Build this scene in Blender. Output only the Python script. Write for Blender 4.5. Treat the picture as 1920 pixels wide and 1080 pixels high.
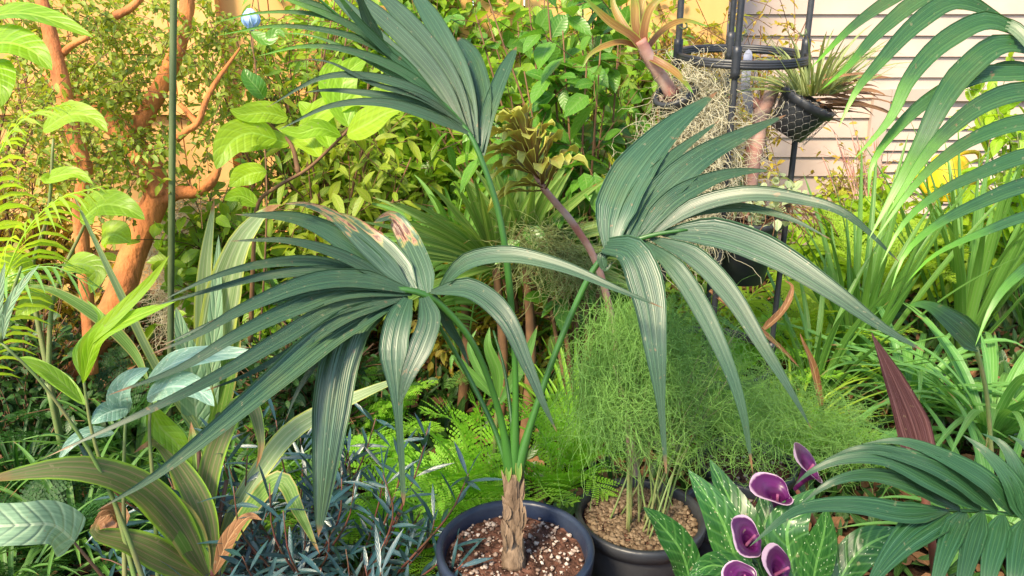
import bpy, math, random
import numpy as np
from mathutils import Vector
for o in list(bpy.data.objects): bpy.data.objects.remove(o)
sc = bpy.context.scene
R = math.radians
rng = np.random.default_rng(7)
random.seed(7)

# ------------------------------------------------------------------ camera, sky, sun, exposure
CAMZ = 1.25; PITCH = R(18); F = 1400.0
cam = bpy.data.cameras.new('camera'); camo = bpy.data.objects.new('camera', cam)
sc.collection.objects.link(camo); sc.camera = camo
camo.location = (0, 0, CAMZ); camo.rotation_euler = (R(90)-PITCH, 0, 0)
cam.sensor_width = 36; cam.lens = 36*F/1920; cam.clip_start = .02; cam.clip_end = 500
SUN_EL, SUN_AZ = R(46), R(215)          # azimuth of the sun measured clockwise from +Y
w = bpy.data.worlds.new('World'); sc.world = w; w.use_nodes = True
nt = w.node_tree; bg = nt.nodes['Background']
sky = nt.nodes.new('ShaderNodeTexSky'); sky.sky_type = 'NISHITA'; sky.sun_disc = False
sky.sun_elevation = SUN_EL; sky.sun_rotation = SUN_AZ
nt.links.new(sky.outputs[0], bg.inputs[0]); bg.inputs[1].default_value = .115
sl = bpy.data.lights.new('sun', 'SUN'); sl.energy = 2.7; sl.angle = R(12); sl.color = (1, .84, .58)
so = bpy.data.objects.new('sun', sl); sc.collection.objects.link(so)
sd = Vector((math.sin(SUN_AZ)*math.cos(SUN_EL), math.cos(SUN_AZ)*math.cos(SUN_EL), math.sin(SUN_EL)))
so.rotation_euler = sd.to_track_quat('Z', 'Y').to_euler(); so.location = (0, -3, 6)
sc.view_settings.view_transform = 'Standard'; sc.view_settings.look = 'None'
sc.view_settings.exposure = 1.62; sc.view_settings.gamma = 1
sc.render.resolution_x = 1024; sc.render.resolution_y = 576
sc.cycles.max_bounces = 8; sc.cycles.transparent_max_bounces = 8

CAM = np.array([0, 0, CAMZ]); FW = np.array([0, math.cos(PITCH), -math.sin(PITCH)]); UP = np.array([0, math.sin(PITCH), math.cos(PITCH)])
def P(px, py, d):
    return CAM + np.array([(px-960)/F*d, 0, 0]) - UP*((py-540)/F*d) + FW*d
def B(px, Y, z=0.0):
    d = Y*math.cos(PITCH) + (CAMZ-z)*math.sin(PITCH)
    return np.array([(px-960)/F*d, Y, z])

# ------------------------------------------------------------------ mesh helpers
def nrm(a): return a/np.maximum(np.linalg.norm(a, axis=-1, keepdims=True), 1e-9)
class MB:
    def __init__(s): s.v = []; s.f = []; s.a = []; s.n = 0
    def add(s, v, f, a=None):
        v = np.asarray(v, float).reshape(-1, 3); f = np.asarray(f, int).reshape(-1, 4)
        if a is None: a = np.zeros((len(v), 3))
        s.v.append(v); s.f.append(f+s.n); s.a.append(np.asarray(a, float).reshape(-1, 3)); s.n += len(v); return s
def spline(pts, S):
    p = np.asarray(pts, float); n = len(p)
    if n == 2: t = np.linspace(0, 1, S)[:, None]; return p[0]*(1-t)+p[1]*t
    q = np.vstack([2*p[0]-p[1], p, 2*p[-1]-p[-2]])
    seg = np.r_[0, np.cumsum(np.linalg.norm(np.diff(p, axis=0), axis=1))]; u = np.linspace(0, seg[-1], S)
    i = np.clip(np.searchsorted(seg, u, side='right')-1, 0, n-2); t = ((u-seg[i])/(seg[i+1]-seg[i]))[:, None]
    a, b, c, d = q[i], q[i+1], q[i+2], q[i+3]
    return .5*((2*b)+(-a+c)*t+(2*a-5*b+4*c-d)*t**2+(-a+3*b-3*c+d)*t**3)
def prof_palm(v): return np.clip(.12+v/.22, 0, 1)**.8*np.clip((1-v)/.62, 0, 1)**.85
def prof_strap(v): return np.clip(.55+v/.3, 0, 1)*np.clip((1-v)/.45, 0, 1)**.7
def prof_ovate(v): return np.sin(math.pi*np.clip(v, 0, 1)**.82)**.75
def prof_lance(v): return np.sin(math.pi*np.clip(v, 0, 1)**.9)**.9
def prof_oblong(v): return np.clip(v*9, 0, 1)**.5*np.clip((1-v)*7, 0, 1)**.5
def grid(mb, Pt, W, N0, fold=0., pleat=0., nc=3, rnd=None, wave=0., wf=3.):
    """K blades. Pt [K,S,3], W [K,S] full widths, N0 [K,3] or [K,S,3]"""
    K, S, _ = Pt.shape
    T = nrm(np.gradient(Pt, axis=1)) if S > 2 else nrm(np.repeat(Pt[:, 1:]-Pt[:, :1], 2, 1))
    if N0.ndim == 2: N0 = N0[:, None, :]
    Sd = nrm(np.cross(T, N0)); N = np.cross(Sd, T)
    u = np.linspace(-1, 1, nc)[None, None, :, None]
    hw = (W/2)[:, :, None, None]
    z = fold*np.abs(u)
    if pleat: z = z + pleat*np.where(np.arange(nc) % 2 == 0, 1, -1)[None, None, :, None]
    v = np.linspace(0, 1, S)
    if rnd is None: rnd = rng.random(K)
    if wave: z = z + wave*np.sin(v*wf*6.28+rnd[:, None]*9)[:, :, None, None]*np.sign(u)*np.abs(u)
    X = Pt[:, :, None, :] + Sd[:, :, None, :]*u*hw + N[:, :, None, :]*z*hw
    A = np.zeros((K, S, nc, 3)); A[..., 0] = u[..., 0]; A[..., 1] = v[None, :, None]; A[..., 2] = rnd[:, None, None]
    idx = np.arange(K*S*nc).reshape(K, S, nc)
    f = np.stack([idx[:, :-1, :-1], idx[:, :-1, 1:], idx[:, 1:, 1:], idx[:, 1:, :-1]], -1)
    mb.add(X, f, A); return mb
def tube(mb, pts, r, n=8, S=None, rnd=.5, bumps=0.):
    p = spline(pts, S or max(2, 6*(len(pts)-1))); S = len(p)
    r = np.interp(np.linspace(0, 1, S), np.linspace(0, 1, len(np.atleast_1d(r))), np.atleast_1d(r)) if np.size(r) > 1 else np.full(S, float(r))
    T = nrm(np.gradient(p, axis=0)); ref = np.array([.13, .9, .41]); ref = np.where(np.abs(T@nrm(ref))[:, None] > .95, np.array([1, 0, 0.]), nrm(ref))
    ref = ref[S//2][None, :].repeat(S, 0)
    a = nrm(np.cross(T, ref)); b = np.cross(T, a); th = np.linspace(0, 2*math.pi, n+1)
    rr = r[:, None]*(1+bumps*rng.normal(size=(S, n+1))); rr[:, -1] = rr[:, 0]
    p2 = p.copy(); X = p2[:, None, :]+(a[:, None, :]*np.cos(th)[None, :, None]+b[:, None, :]*np.sin(th)[None, :, None])*rr[..., None]
    X = np.concatenate([p[None, :1].repeat(1, 0).repeat(n+1, 1), X, p[None, -1:].repeat(n+1, 1)], 0)
    S += 2; idx = np.arange(S*(n+1)).reshape(S, n+1)
    A = np.zeros((S, n+1, 3)); A[..., 0] = np.linspace(-1, 1, n+1); A[..., 1] = np.linspace(0, 1, S)[:, None]; A[..., 2] = rnd
    f = np.stack([idx[:-1, :-1], idx[:-1, 1:], idx[1:, 1:], idx[1:, :-1]], -1)
    mb.add(X, f, A); return mb
def threads(mb, Pt, r, n=3):
    """many thin tubes at once, Pt [K,S,3], r [K,S] or float"""
    K, S, _ = Pt.shape; T = nrm(np.gradient(Pt, axis=1)); ref = nrm(np.array([.3, .8, .52]))
    a = nrm(np.cross(T, ref+0*T)); b = np.cross(T, a); th = np.linspace(0, 2*math.pi, n, endpoint=False)
    r = np.broadcast_to(np.asarray(r, float), (K, S))
    X = Pt[:, :, None, :]+(a[:, :, None, :]*np.cos(th)[None, None, :, None]+b[:, :, None, :]*np.sin(th)[None, None, :, None])*r[:, :, None, None]
    idx = np.arange(K*S*n).reshape(K, S, n); i2 = np.roll(idx, -1, 2)
    f = np.stack([idx[:, :-1], i2[:, :-1], i2[:, 1:], idx[:, 1:]], -1)
    A = np.zeros((K, S, n, 3)); A[..., 1] = np.linspace(0, 1, S)[None, :, None]; A[..., 2] = rng.random(K)[:, None, None]
    mb.add(X, f, A); return mb
def lathe(mb, c, prof, n=48, tilt=None):
    pr = np.array(prof, float); S = len(pr); th = np.linspace(0, 2*math.pi, n+1)
    X = np.zeros((S, n+1, 3)); X[..., 0] = pr[:, :1]*np.cos(th); X[..., 1] = pr[:, :1]*np.sin(th); X[..., 2] = pr[:, 1:2]
    if tilt is not None:
        z = nrm(np.array(tilt, float)); x = nrm(np.cross([0, 1, .01], z)); y = np.cross(z, x)
        X = X[..., :1]*x+X[..., 1:2]*y+X[..., 2:3]*z
    X = X+np.asarray(c, float); idx = np.arange(S*(n+1)).reshape(S, n+1)
    f = np.stack([idx[:-1, :-1], idx[:-1, 1:], idx[1:, 1:], idx[1:, :-1]], -1)
    A = np.zeros((S, n+1, 3)); A[..., 1] = np.linspace(0, 1, S)[:, None]; A[..., 0] = np.linspace(-1, 1, n+1)
    mb.add(X, f, A); return mb
def box(mb, lo, hi, rnd=0.):
    x0, y0, z0 = lo; x1, y1, z1 = hi
    v = [(x0,y0,z0),(x1,y0,z0),(x1,y1,z0),(x0,y1,z0),(x0,y0,z1),(x1,y0,z1),(x1,y1,z1),(x0,y1,z1)]
    f = [(0,3,2,1),(4,5,6,7),(0,1,5,4),(1,2,6,5),(2,3,7,6),(3,0,4,7)]
    mb.add(v, f, np.tile([0, 0, rnd], (8, 1))); return mb
def arcs(base, az, e0, e1, L, S=10, pw=1.3):
    """K arching paths. base [K,3]; az, e0, e1, L arrays. az measured from +X."""
    K = len(az); v = np.linspace(0, 1, S)[None, :]
    el = e0[:, None]+(e1-e0)[:, None]*v**pw; st = (L/(S-1))[:, None]
    d = np.stack([np.cos(el)*np.cos(az)[:, None], np.cos(el)*np.sin(az)[:, None], np.sin(el)], -1)*st[..., None]
    return np.asarray(base)[:, None, :]+np.concatenate([np.zeros((K, 1, 3)), np.cumsum(d[:, :-1], 1)], 1)
COL = sc.collection
def thing(name, label, cat, loc=(0, 0, 0), group=None):
    o = bpy.data.objects.new(name, None); COL.objects.link(o); o.location = tuple(float(c) for c in loc); o.empty_display_size = .05
    o['label'] = label; o['category'] = cat
    if group: o['group'] = group
    return o
def worldloc(p):
    l = np.zeros(3)
    while p is not None: l = l+np.array(p.location); p = p.parent
    return l
def obj(name, mb, mat, parent=None, smooth=True, label=None, cat=None, kind=None, group=None, flat=False):
    v = np.concatenate(mb.v); f = np.concatenate(mb.f); a = np.concatenate(mb.a)
    off = worldloc(parent) if parent is not None else np.zeros(3)
    v = v-off
    me = bpy.data.meshes.new(name); me.vertices.add(len(v)); me.vertices.foreach_set('co', v.astype(np.float32).ravel())
    me.loops.add(len(f)*4); me.loops.foreach_set('vertex_index', f.astype(np.int32).ravel())
    me.polygons.add(len(f)); me.polygons.foreach_set('loop_start', np.arange(0, len(f)*4, 4, dtype=np.int32))
    me.polygons.foreach_set('loop_total', np.full(len(f), 4, dtype=np.int32))
    me.polygons.foreach_set('use_smooth', np.full(len(f), smooth, dtype=bool))
    at = me.attributes.new('leaf', 'FLOAT_VECTOR', 'POINT'); at.data.foreach_set('vector', a.astype(np.float32).ravel())
    me.update(calc_edges=True); me.validate(); me.materials.append(mat)
    o = bpy.data.objects.new(name, me); COL.objects.link(o)
    if parent is not None: o.parent = parent
    for k, val in (('label', label), ('category', cat), ('kind', kind), ('group', group)):
        if val: o[k] = val
    return o

# ------------------------------------------------------------------ materials
def newmat(name):
    m = bpy.data.materials.new(name); m.use_nodes = True; nt = m.node_tree; nt.nodes.clear()
    return m, nt, nt.nodes.new, nt.links.new
def val(nt, op, a, b=None, c=None, clamp=False):
    n = nt.nodes.new('ShaderNodeMath'); n.operation = op; n.use_clamp = clamp
    for i, x in enumerate((a, b, c)):
        if x is None: continue
        if isinstance(x, (int, float)): n.inputs[i].default_value = x
        else: nt.links.new(x, n.inputs[i])
    return n.outputs[0]
def mix(nt, fac, a, b, mode='MIX'):
    n = nt.nodes.new('ShaderNodeMixRGB'); n.blend_type = mode
    for i, x in enumerate((fac, a, b)):
        if isinstance(x, (int, float)): n.inputs[i].default_value = x
        elif isinstance(x, tuple): n.inputs[i].default_value = (*x, 1)
        else: nt.links.new(x, n.inputs[i])
    return n.outputs[0]
def noise(nt, scale, detail=3, vec=None, rough=.5):
    n = nt.nodes.new('ShaderNodeTexNoise'); n.inputs['Scale'].default_value = scale; n.inputs['Detail'].default_value = detail; n.inputs['Roughness'].default_value = rough
    if vec is None: vec = nt.nodes.new('ShaderNodeTexCoord').outputs['Object']
    nt.links.new(vec, n.inputs['Vector']); return n.outputs[0]
def ramp(nt, fac, lo, hi):
    n = nt.nodes.new('ShaderNodeMapRange'); n.inputs[1].default_value = lo; n.inputs[2].default_value = hi; n.clamp = True
    nt.links.new(fac, n.inputs[0]); return n.outputs[0]
def leafmat(name, c1, c2, rib=None, nrib=0, edge=None, tip=None, base=None, rough=.38, transl=.35, spec=.5, coat=0., blem=0, spots=None, brown=0., patch=0., midw=.07, edgew=.12, bump=.25, tcol=None):
    m, nt, N, L = newmat(name)
    at = N('ShaderNodeAttribute'); at.attribute_name = 'leaf'; sx = N('ShaderNodeSeparateXYZ'); L(at.outputs['Vector'], sx.inputs[0])
    u, v, r = sx.outputs; au = val(nt, 'ABSOLUTE', u)
    col = mix(nt, r, c1, c2)
    nz = noise(nt, 14, 3); col = mix(nt, ramp(nt, nz, .35, .7), col, mix(nt, .45, col, c2))
    ml = N('ShaderNodeVectorMath'); ml.operation = 'MULTIPLY'; L(at.outputs['Vector'], ml.inputs[0]); ml.inputs[1].default_value = (7, 1.6, 60)
    sk = noise(nt, 1.4, 4, ml.outputs[0], .6); col = mix(nt, ramp(nt, sk, .35, .7), mix(nt, .35, col, (0, 0, 0)), mix(nt, .25, col, rib or c2))
    fl = noise(nt, 90, 2); col = mix(nt, ramp(nt, fl, .68, .74), col, mix(nt, .5, col, (.35, .30, .18)))
    if blem:
        col = mix(nt, val(nt, 'MULTIPLY', ramp(nt, noise(nt, 5, 5, rough=.65), .52, .72), .4), col, (.17, .21, .05))
        col = mix(nt, ramp(nt, noise(nt, 55, 3), .70, .73), col, (.20, .13, .06))
    bs = None
    if nrib:
        # parallel ribs running along the blade
        st = val(nt, 'ABSOLUTE', val(nt, 'SINE', val(nt, 'MULTIPLY', u, nrib*math.pi/2)))
        fine = val(nt, 'ABSOLUTE', val(nt, 'SINE', val(nt, 'MULTIPLY', u, nrib*math.pi*2.2)))
        line = val(nt, 'POWER', st, 16.); col = mix(nt, val(nt, 'MULTIPLY', line, .6), col, rib or c2)
        col = mix(nt, val(nt, 'MULTIPLY', fine, .22), col, rib or c2)
        bs = val(nt, 'ADD', line, val(nt, 'MULTIPLY', fine, .5))
    else:
        mid = val(nt, 'LESS_THAN', au, midw)
        side = val(nt, 'POWER', val(nt, 'ABSOLUTE', val(nt, 'SINE', val(nt, 'ADD', val(nt, 'MULTIPLY', v, 26.), val(nt, 'MULTIPLY', au, -5.)))), 10.)
        col = mix(nt, val(nt, 'MULTIPLY', side, .3), col, rib or c2); col = mix(nt, val(nt, 'MULTIPLY', mid, .8), col, rib or c2)
        bs = val(nt, 'SUBTRACT', 0., val(nt, 'ADD', mid, side))
    if base: col = mix(nt, ramp(nt, val(nt, 'SUBTRACT', 1., v), .45, .95), col, base)
    if edge: col = mix(nt, ramp(nt, val(nt, 'ADD', au, val(nt, 'MULTIPLY', val(nt, 'SUBTRACT', nz, .5), .3)), 1-edgew*1.6, 1-edgew*.6), col, edge)
    if tip: col = mix(nt, ramp(nt, val(nt, 'ADD', v, val(nt, 'MULTIPLY', val(nt, 'SUBTRACT', nz, .5), .35)), .62, .95), col, tip)
    if brown: # withered tips
        col = mix(nt, ramp(nt, val(nt, 'ADD', v, val(nt, 'MULTIPLY', val(nt, 'SUBTRACT', nz, .5), .2)), 1-brown, 1-brown*.4), col, (.30, .15, .06))
    if patch: # scorched spots
        mq = N('ShaderNodeVectorMath'); mq.operation = 'MULTIPLY'; L(at.outputs['Vector'], mq.inputs[0]); mq.inputs[1].default_value = (1.3, 4., 37)
        pn = noise(nt, 1.3, 5, mq.outputs[0], .6); pn = val(nt, 'MULTIPLY', pn, ramp(nt, v, .15, .5))
        col = mix(nt, ramp(nt, pn, 1-patch-.05, 1-patch), col, (.34, .36, .10)); col = mix(nt, ramp(nt, pn, 1-patch, 1-patch+.03), col, (.52, .27, .16)); col = mix(nt, ramp(nt, pn, 1-patch+.06, 1-patch+.1), col, (.16, .06, .03))
    if spots:
        mp = N('ShaderNodeVectorMath'); mp.operation = 'MULTIPLY'; L(at.outputs['Vector'], mp.inputs[0]); mp.inputs[1].default_value = (7, 17, 40)
        vo = N('ShaderNodeTexVoronoi'); vo.inputs['Scale'].default_value = 1.; L(mp.outputs[0], vo.inputs['Vector'])
        col = mix(nt, val(nt, 'LESS_THAN', vo.outputs['Distance'], val(nt, 'MULTIPLY', noise(nt, 25, 2), .30)), col, spots)
    b = N('ShaderNodeBsdfPrincipled'); L(col, b.inputs['Base Color']); L(val(nt, 'MULTIPLY_ADD', nz, .25, rough-.1), b.inputs['Roughness'])
    b.inputs['Specular IOR Level'].default_value = spec; b.inputs['Coat Weight'].default_value = coat; b.inputs['Coat Roughness'].default_value = .36; b.inputs['Coat IOR'].default_value = 1.7
    bm = N('ShaderNodeBump'); bm.inputs['Strength'].default_value = bump; bm.inputs['Distance'].default_value = .003; L(bs, bm.inputs['Height']); L(bm.outputs[0], b.inputs['Normal'])
    out = N('ShaderNodeOutputMaterial')
    if transl:
        t = N('ShaderNodeBsdfTranslucent'); hs = mix(nt, .5, col, tcol or (.45, .6, .05)); L(hs if tcol else mix(nt, 1., col, (1.6, 1.5, .7), 'MULTIPLY'), t.inputs[0])
        mx = N('ShaderNodeMixShader'); mx.inputs[0].default_value = transl; L(b.outputs[0], mx.inputs[1]); L(t.outputs[0], mx.inputs[2]); L(mx.outputs[0], out.inputs[0])
    else: L(b.outputs[0], out.inputs[0])
    return m
def plain(name, c1, c2=None, scale=20, rough=.6, spec=.4, bump=.3, bscale=None, metallic=0., dist=.004, detail=4, stretch=None):
    m, nt, N, L = newmat(name); c2 = c2 or tuple(x*.7 for x in c1)
    tc = N('ShaderNodeTexCoord').outputs['Object']
    if stretch:
        mp = N('ShaderNodeMapping'); mp.inputs['Scale'].default_value = stretch; L(tc, mp.inputs[0]); tc = mp.outputs[0]
    nz = noise(nt, scale, detail, tc); col = mix(nt, ramp(nt, nz, .35, .65), c1, c2)
    b = N('ShaderNodeBsdfPrincipled'); L(col, b.inputs['Base Color']); b.inputs['Roughness'].default_value = rough; b.inputs['Specular IOR Level'].default_value = spec; b.inputs['Metallic'].default_value = metallic
    bm = N('ShaderNodeBump'); bm.inputs['Strength'].default_value = bump; bm.inputs['Distance'].default_value = dist
    L(noise(nt, bscale or scale*2, detail, tc), bm.inputs['Height']); L(bm.outputs[0], b.inputs['Normal'])
    out = N('ShaderNodeOutputMaterial'); L(b.outputs[0], out.inputs[0]); return m

M = {}
M['kentia'] = leafmat('kentia leaf', (.008,.05,.02), (.028,.11,.042), rib=(.09,.20,.10), nrib=5, rough=.40, transl=.16, brown=.05, bump=.6, spec=.8, coat=.3, blem=1)
M['kentia_scorched'] = leafmat('kentia leaf scorched', (.012,.06,.02), (.035,.12,.04), rib=(.20,.34,.20), nrib=5, rough=.32, transl=.2, brown=.04, patch=.5, bump=.5, spec=.9, coat=.5)
M['arch'] = leafmat('arching palm leaf', (.012,.08,.02), (.03,.14,.03), rib=(.10,.24,.08), nrib=5, tip=(.16,.46,.015), rough=.36, transl=.26, blem=1, bump=.45, spec=.7, coat=.4)
M['lowpalm'] = leafmat('low palm leaf', (.007,.058,.02), (.016,.10,.032), rib=(.07,.18,.07), nrib=6, rough=.3, transl=.2, bump=.5, spec=.7, coat=.35)
M['petiole'] = plain('petiole', (.045,.15,.022), (.03,.10,.02), 12, .35, .5, .1, stretch=(1,1,.2))
M['yellowgreen'] = leafmat('yellow green broad leaf', (.22,.48,.008), (.42,.62,.015), rib=(.40,.62,.08), rough=.4, transl=.45)
M['midgreen'] = leafmat('mid green leaf', (.10,.34,.012), (.38,.58,.025), rib=(.26,.4,.08), rough=.35, transl=.4)
M['ficus'] = leafmat('glossy oval leaf', (.05,.22,.015), (.15,.38,.03), rib=(.18,.34,.07), rough=.3, transl=.35)
M['smallleaf'] = leafmat('small leaf', (.12,.30,.012), (.50,.56,.035), rib=(.3,.4,.1), rough=.4, transl=.4)
M['olive'] = leafmat('olive leaf', (.13,.33,.012), (.42,.54,.03), rib=(.4,.4,.1), rough=.45, transl=.4)
M['rust'] = leafmat('rusty green leaf', (.18,.32,.02), (.56,.40,.05), rough=.45, transl=.4)
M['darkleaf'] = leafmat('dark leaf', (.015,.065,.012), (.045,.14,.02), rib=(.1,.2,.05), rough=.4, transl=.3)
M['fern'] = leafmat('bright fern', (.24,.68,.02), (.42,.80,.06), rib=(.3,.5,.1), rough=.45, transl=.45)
M['darkfern'] = leafmat('dark fern', (.012,.06,.01), (.04,.15,.02), rough=.45, transl=.35)  # base colour darkened further, standing in for deep shade at lower left
M['cycad'] = leafmat('feathery frond', (.12,.34,.05), (.26,.50,.11), rough=.4, transl=.35)
M['cycad_yellow'] = leafmat('yellow feathery frond', (.28,.54,.03), (.48,.68,.07), rough=.4, transl=.45)
M['cordy'] = leafmat('striped cordyline', (.05,.22,.015), (.12,.32,.025), rib=(.34,.42,.12), nrib=6, edge=(.40,.34,.10), rough=.38, transl=.3, brown=.1)
M['cordy_pink'] = leafmat('pink striped cordyline', (.05,.18,.02), (.12,.24,.04), rib=(.32,.20,.14), nrib=5, edge=(.24,.42,.04), rough=.38, transl=.3, brown=.12)
M['cream_strap'] = leafmat('pale striped strap', (.16,.32,.07), (.26,.4,.16), rib=(.5,.55,.35), nrib=4, edge=(.5,.55,.12), rough=.35, transl=.3, brown=.06)
M['spider'] = leafmat('spider strap', (.06,.30,.03), (.16,.46,.06), rib=(.3,.5,.2), nrib=3, rough=.35, transl=.35, brown=.09)
M['sword'] = leafmat('sword leaf', (.05,.22,.02), (.14,.36,.04), rib=(.2,.34,.1), nrib=3, rough=.38, transl=.3, brown=.04)
M['fan'] = leafmat('fan leaf', (.05,.20,.02), (.14,.34,.04), rib=(.32,.4,.12), nrib=2, rough=.4, transl=.3, edge=(.2,.3,.07), edgew=.2, brown=.05)
M['begonia'] = leafmat('silver green leaf', (.16,.34,.25), (.26,.46,.36), rib=(.4,.56,.45), rough=.34, transl=.25, spots=(.5,.62,.56))
M['silver'] = leafmat('pale hairy leaf', (.20,.42,.20), (.3,.5,.3), rib=(.5,.62,.4), rough=.6, transl=.25, bump=.6)
M['podo'] = leafmat('blue needle leaf', (.008,.05,.045), (.02,.09,.10), rib=(.06,.14,.15), rough=.32, transl=.1, spec=.8, coat=.4)
M['calla_leaf'] = leafmat('spotted calla leaf', (.008,.065,.015), (.02,.12,.022), rib=(.14,.34,.08), rough=.3, transl=.25, spots=(.5,.62,.4))
M['calla'] = leafmat('purple spathe', (.045,.003,.042), (.09,.008,.085), rib=(.13,.015,.12), nrib=4, edge=(.62,.42,.55), edgew=.03, rough=.32, transl=.2, bump=.1, tcol=(.3,.02,.25))
M['purple'] = leafmat('purple pleated leaf', (.05,.018,.025), (.10,.035,.045), rib=(.24,.13,.14), nrib=8, rough=.4, transl=.1, bump=.6)
M['rosette'] = leafmat('croton leaf', (.20,.17,.03), (.34,.34,.06), rib=(.28,.11,.05), edge=(.72,.74,.16), base=(.10,.02,.025), tip=(.38,.40,.07), rough=.35, transl=.25)
M['bromeliad'] = leafmat('orange bromeliad', (.36,.14,.03), (.40,.26,.05), rib=(.5,.36,.12), nrib=3, base=(.22,.08,.05), tip=(.16,.36,.05), edge=(.36,.42,.08), rough=.35, transl=.35)
M['thuja'] = leafmat('golden sprig', (.45,.52,.04), (.6,.62,.08), rough=.5, transl=.4)
M['grass'] = leafmat('air plant leaf', (.18,.28,.09), (.36,.42,.16), rough=.5, transl=.3, brown=.12)
M['wisp'] = leafmat('wispy green', (.03,.14,.02), (.26,.50,.11), rough=.5, transl=.3, bump=0)
M['moss'] = leafmat('spanish moss', (.42,.42,.28), (.62,.58,.42), rough=.8, transl=.2, bump=0)
M['dead'] = leafmat('dead leaf', (.20,.08,.03), (.34,.16,.07), rib=(.5,.3,.16), rough=.6, transl=.2, bump=.5)
M['whiteleaf'] = leafmat('white green leaf', (.45,.55,.3), (.6,.66,.45), rib=(.2,.4,.1), rough=.45, transl=.35)
M['bark'] = plain('orange bark', (.66,.24,.075), (.42,.15,.055), 9, .75, .2, 1., bscale=40, dist=.008, stretch=(1.6,1.6,.8), detail=7)
M['twig'] = plain('twig', (.22,.12,.06), (.13,.07,.04), 20, .7, .2, .5)
M['greenstem'] = plain('green stem', (.13,.22,.06), (.2,.2,.08), 20, .5, .4, .2)
M['stake'] = plain('green stake', (.13,.17,.07), (.07,.10,.045), 25, .45, .4, .4, stretch=(1,1,.2))
M['redstem'] = plain('red stem', (.16,.05,.04), (.10,.06,.03), 20, .5, .4, .2)
M['husk'] = plain('palm husk', (.25,.175,.115), (.10,.065,.04), 30, .8, .2, 1., bscale=60, dist=.006, stretch=(2,2,.35))
M['potblack'] = plain('black plastic', (.014,.017,.024), (.04,.042,.048), 9, .42, .5, .25, bscale=60)
M['potblue'] = plain('blue black plastic', (.010,.019,.048), (.026,.036,.062), 9, .38, .5, .25, bscale=60)
M['soil'] = plain('potting mix', (.15,.072,.05), (.045,.024,.018), 60, .95, .1, 1., bscale=120, dist=.008)
M['perlite'] = leafmat('perlite', (.90,.80,.70), (.18,.10,.07), transl=0., rough=.85, spec=.2)
M['gravel'] = leafmat('pebbles', (.42,.31,.20), (.09,.055,.03), transl=0., rough=.7, spec=.3)
M['ground'] = plain('garden soil', (.07,.035,.02), (.025,.014,.01), 12, .95, .1, 1., bscale=40, dist=.03)
M['litter'] = leafmat('leaf litter', (.16,.07,.03), (.30,.15,.07), rough=.8, transl=.1)
M['siding'] = plain('cream siding', (.56,.44,.37), (.46,.355,.295), 3, .55, .3, .1, bscale=40)
M['trim'] = plain('trim', (.50,.40,.34), (.45,.36,.30), 5, .55, .3, .1)
M['fence'] = plain('tan fence', (.72,.42,.16), (.60,.33,.11), 3, .75, .2, .5, bscale=14, stretch=(1,1,.15))
M['wire'] = plain('galvanised wire', (.30,.29,.27), (.2,.19,.18), 40, .45, .5, .1, metallic=.6)
M['strap'] = plain('grey webbing', (.25,.27,.34), (.2,.21,.27), 60, .8, .2, .3)
M['frangi'] = plain('grey pink bark', (.46,.33,.28), (.36,.15,.12), 18, .6, .3, .5, bscale=30)
M['yellow'] = plain('yellow plastic', (.75,.52,.02), (.68,.46,.02), 20, .5, .4, .1)
M['blueflower'] = plain('pale blue petal', (.40,.58,.85), (.5,.66,.9), 20, .5, .4, .1)
M['spadix'] = plain('spadix', (.30,.10,.20), (.2,.05,.12), 60, .7, .2, .3)

# ------------------------------------------------------------------ plant helpers
TOCAM = lambda p: nrm(CAM-np.asarray(p))
def leafpx(pts, wpx, fold=.25, pleat=0., nc=9, S=22, prof=prof_palm, upw=.55, nvec=None, rnd=None, wave=0., wf=2., mb=None):
    """one blade given by photograph points (x, y, distance) and its width in photograph pixels"""
    W3 = np.array([P(*p) for p in pts]); pt = spline(W3, S)
    d = (pt-CAM)@FW; v = np.linspace(0, 1, S); wd = wpx/F*d*prof(v)
    n = nrm(nrm(CAM-pt)+np.array([0, 0, 1])*upw) if nvec is None else np.tile(nrm(np.array(nvec, float)), (S, 1))
    mb = mb or MB(); grid(mb, pt[None], wd[None], n[None], fold=fold, pleat=pleat, nc=nc, rnd=np.array([rng.random() if rnd is None else rnd]), wave=wave, wf=wf)
    return mb
def tubepx(pts, rpx, n=10, bumps=0., S=None, mb=None):
    W3 = np.array([P(*p[:3]) for p in pts]); r = np.array([ (rpx[i] if np.size(rpx) > 1 else rpx)/F*p[2] for i, p in enumerate(pts)])
    return tube(mb or MB(), W3, r, n, S, bumps=bumps)
def rdir(K, up=0.):
    d = rng.normal(size=(K, 3)); d[:, 2] += up; return nrm(d)
def scatter(mb, pos, dirs, L, Wd, prof=prof_ovate, nc=3, S=5, fold=.25, droop=.25):
    K = len(pos); v = np.linspace(0, 1, S)[None, :, None]
    pt = pos[:, None, :]+dirs[:, None, :]*(L[:, None, None]*v)-np.array([0, 0, 1])*(droop*L[:, None, None]*v**2)
    n = rng.normal(size=(K, 3))*.45+np.array([0, -.35, 1.]); grid(mb, pt, Wd[:, None]*prof(np.linspace(0, 1, S))[None], nrm(n), fold=fold, nc=nc); return mb
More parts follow.
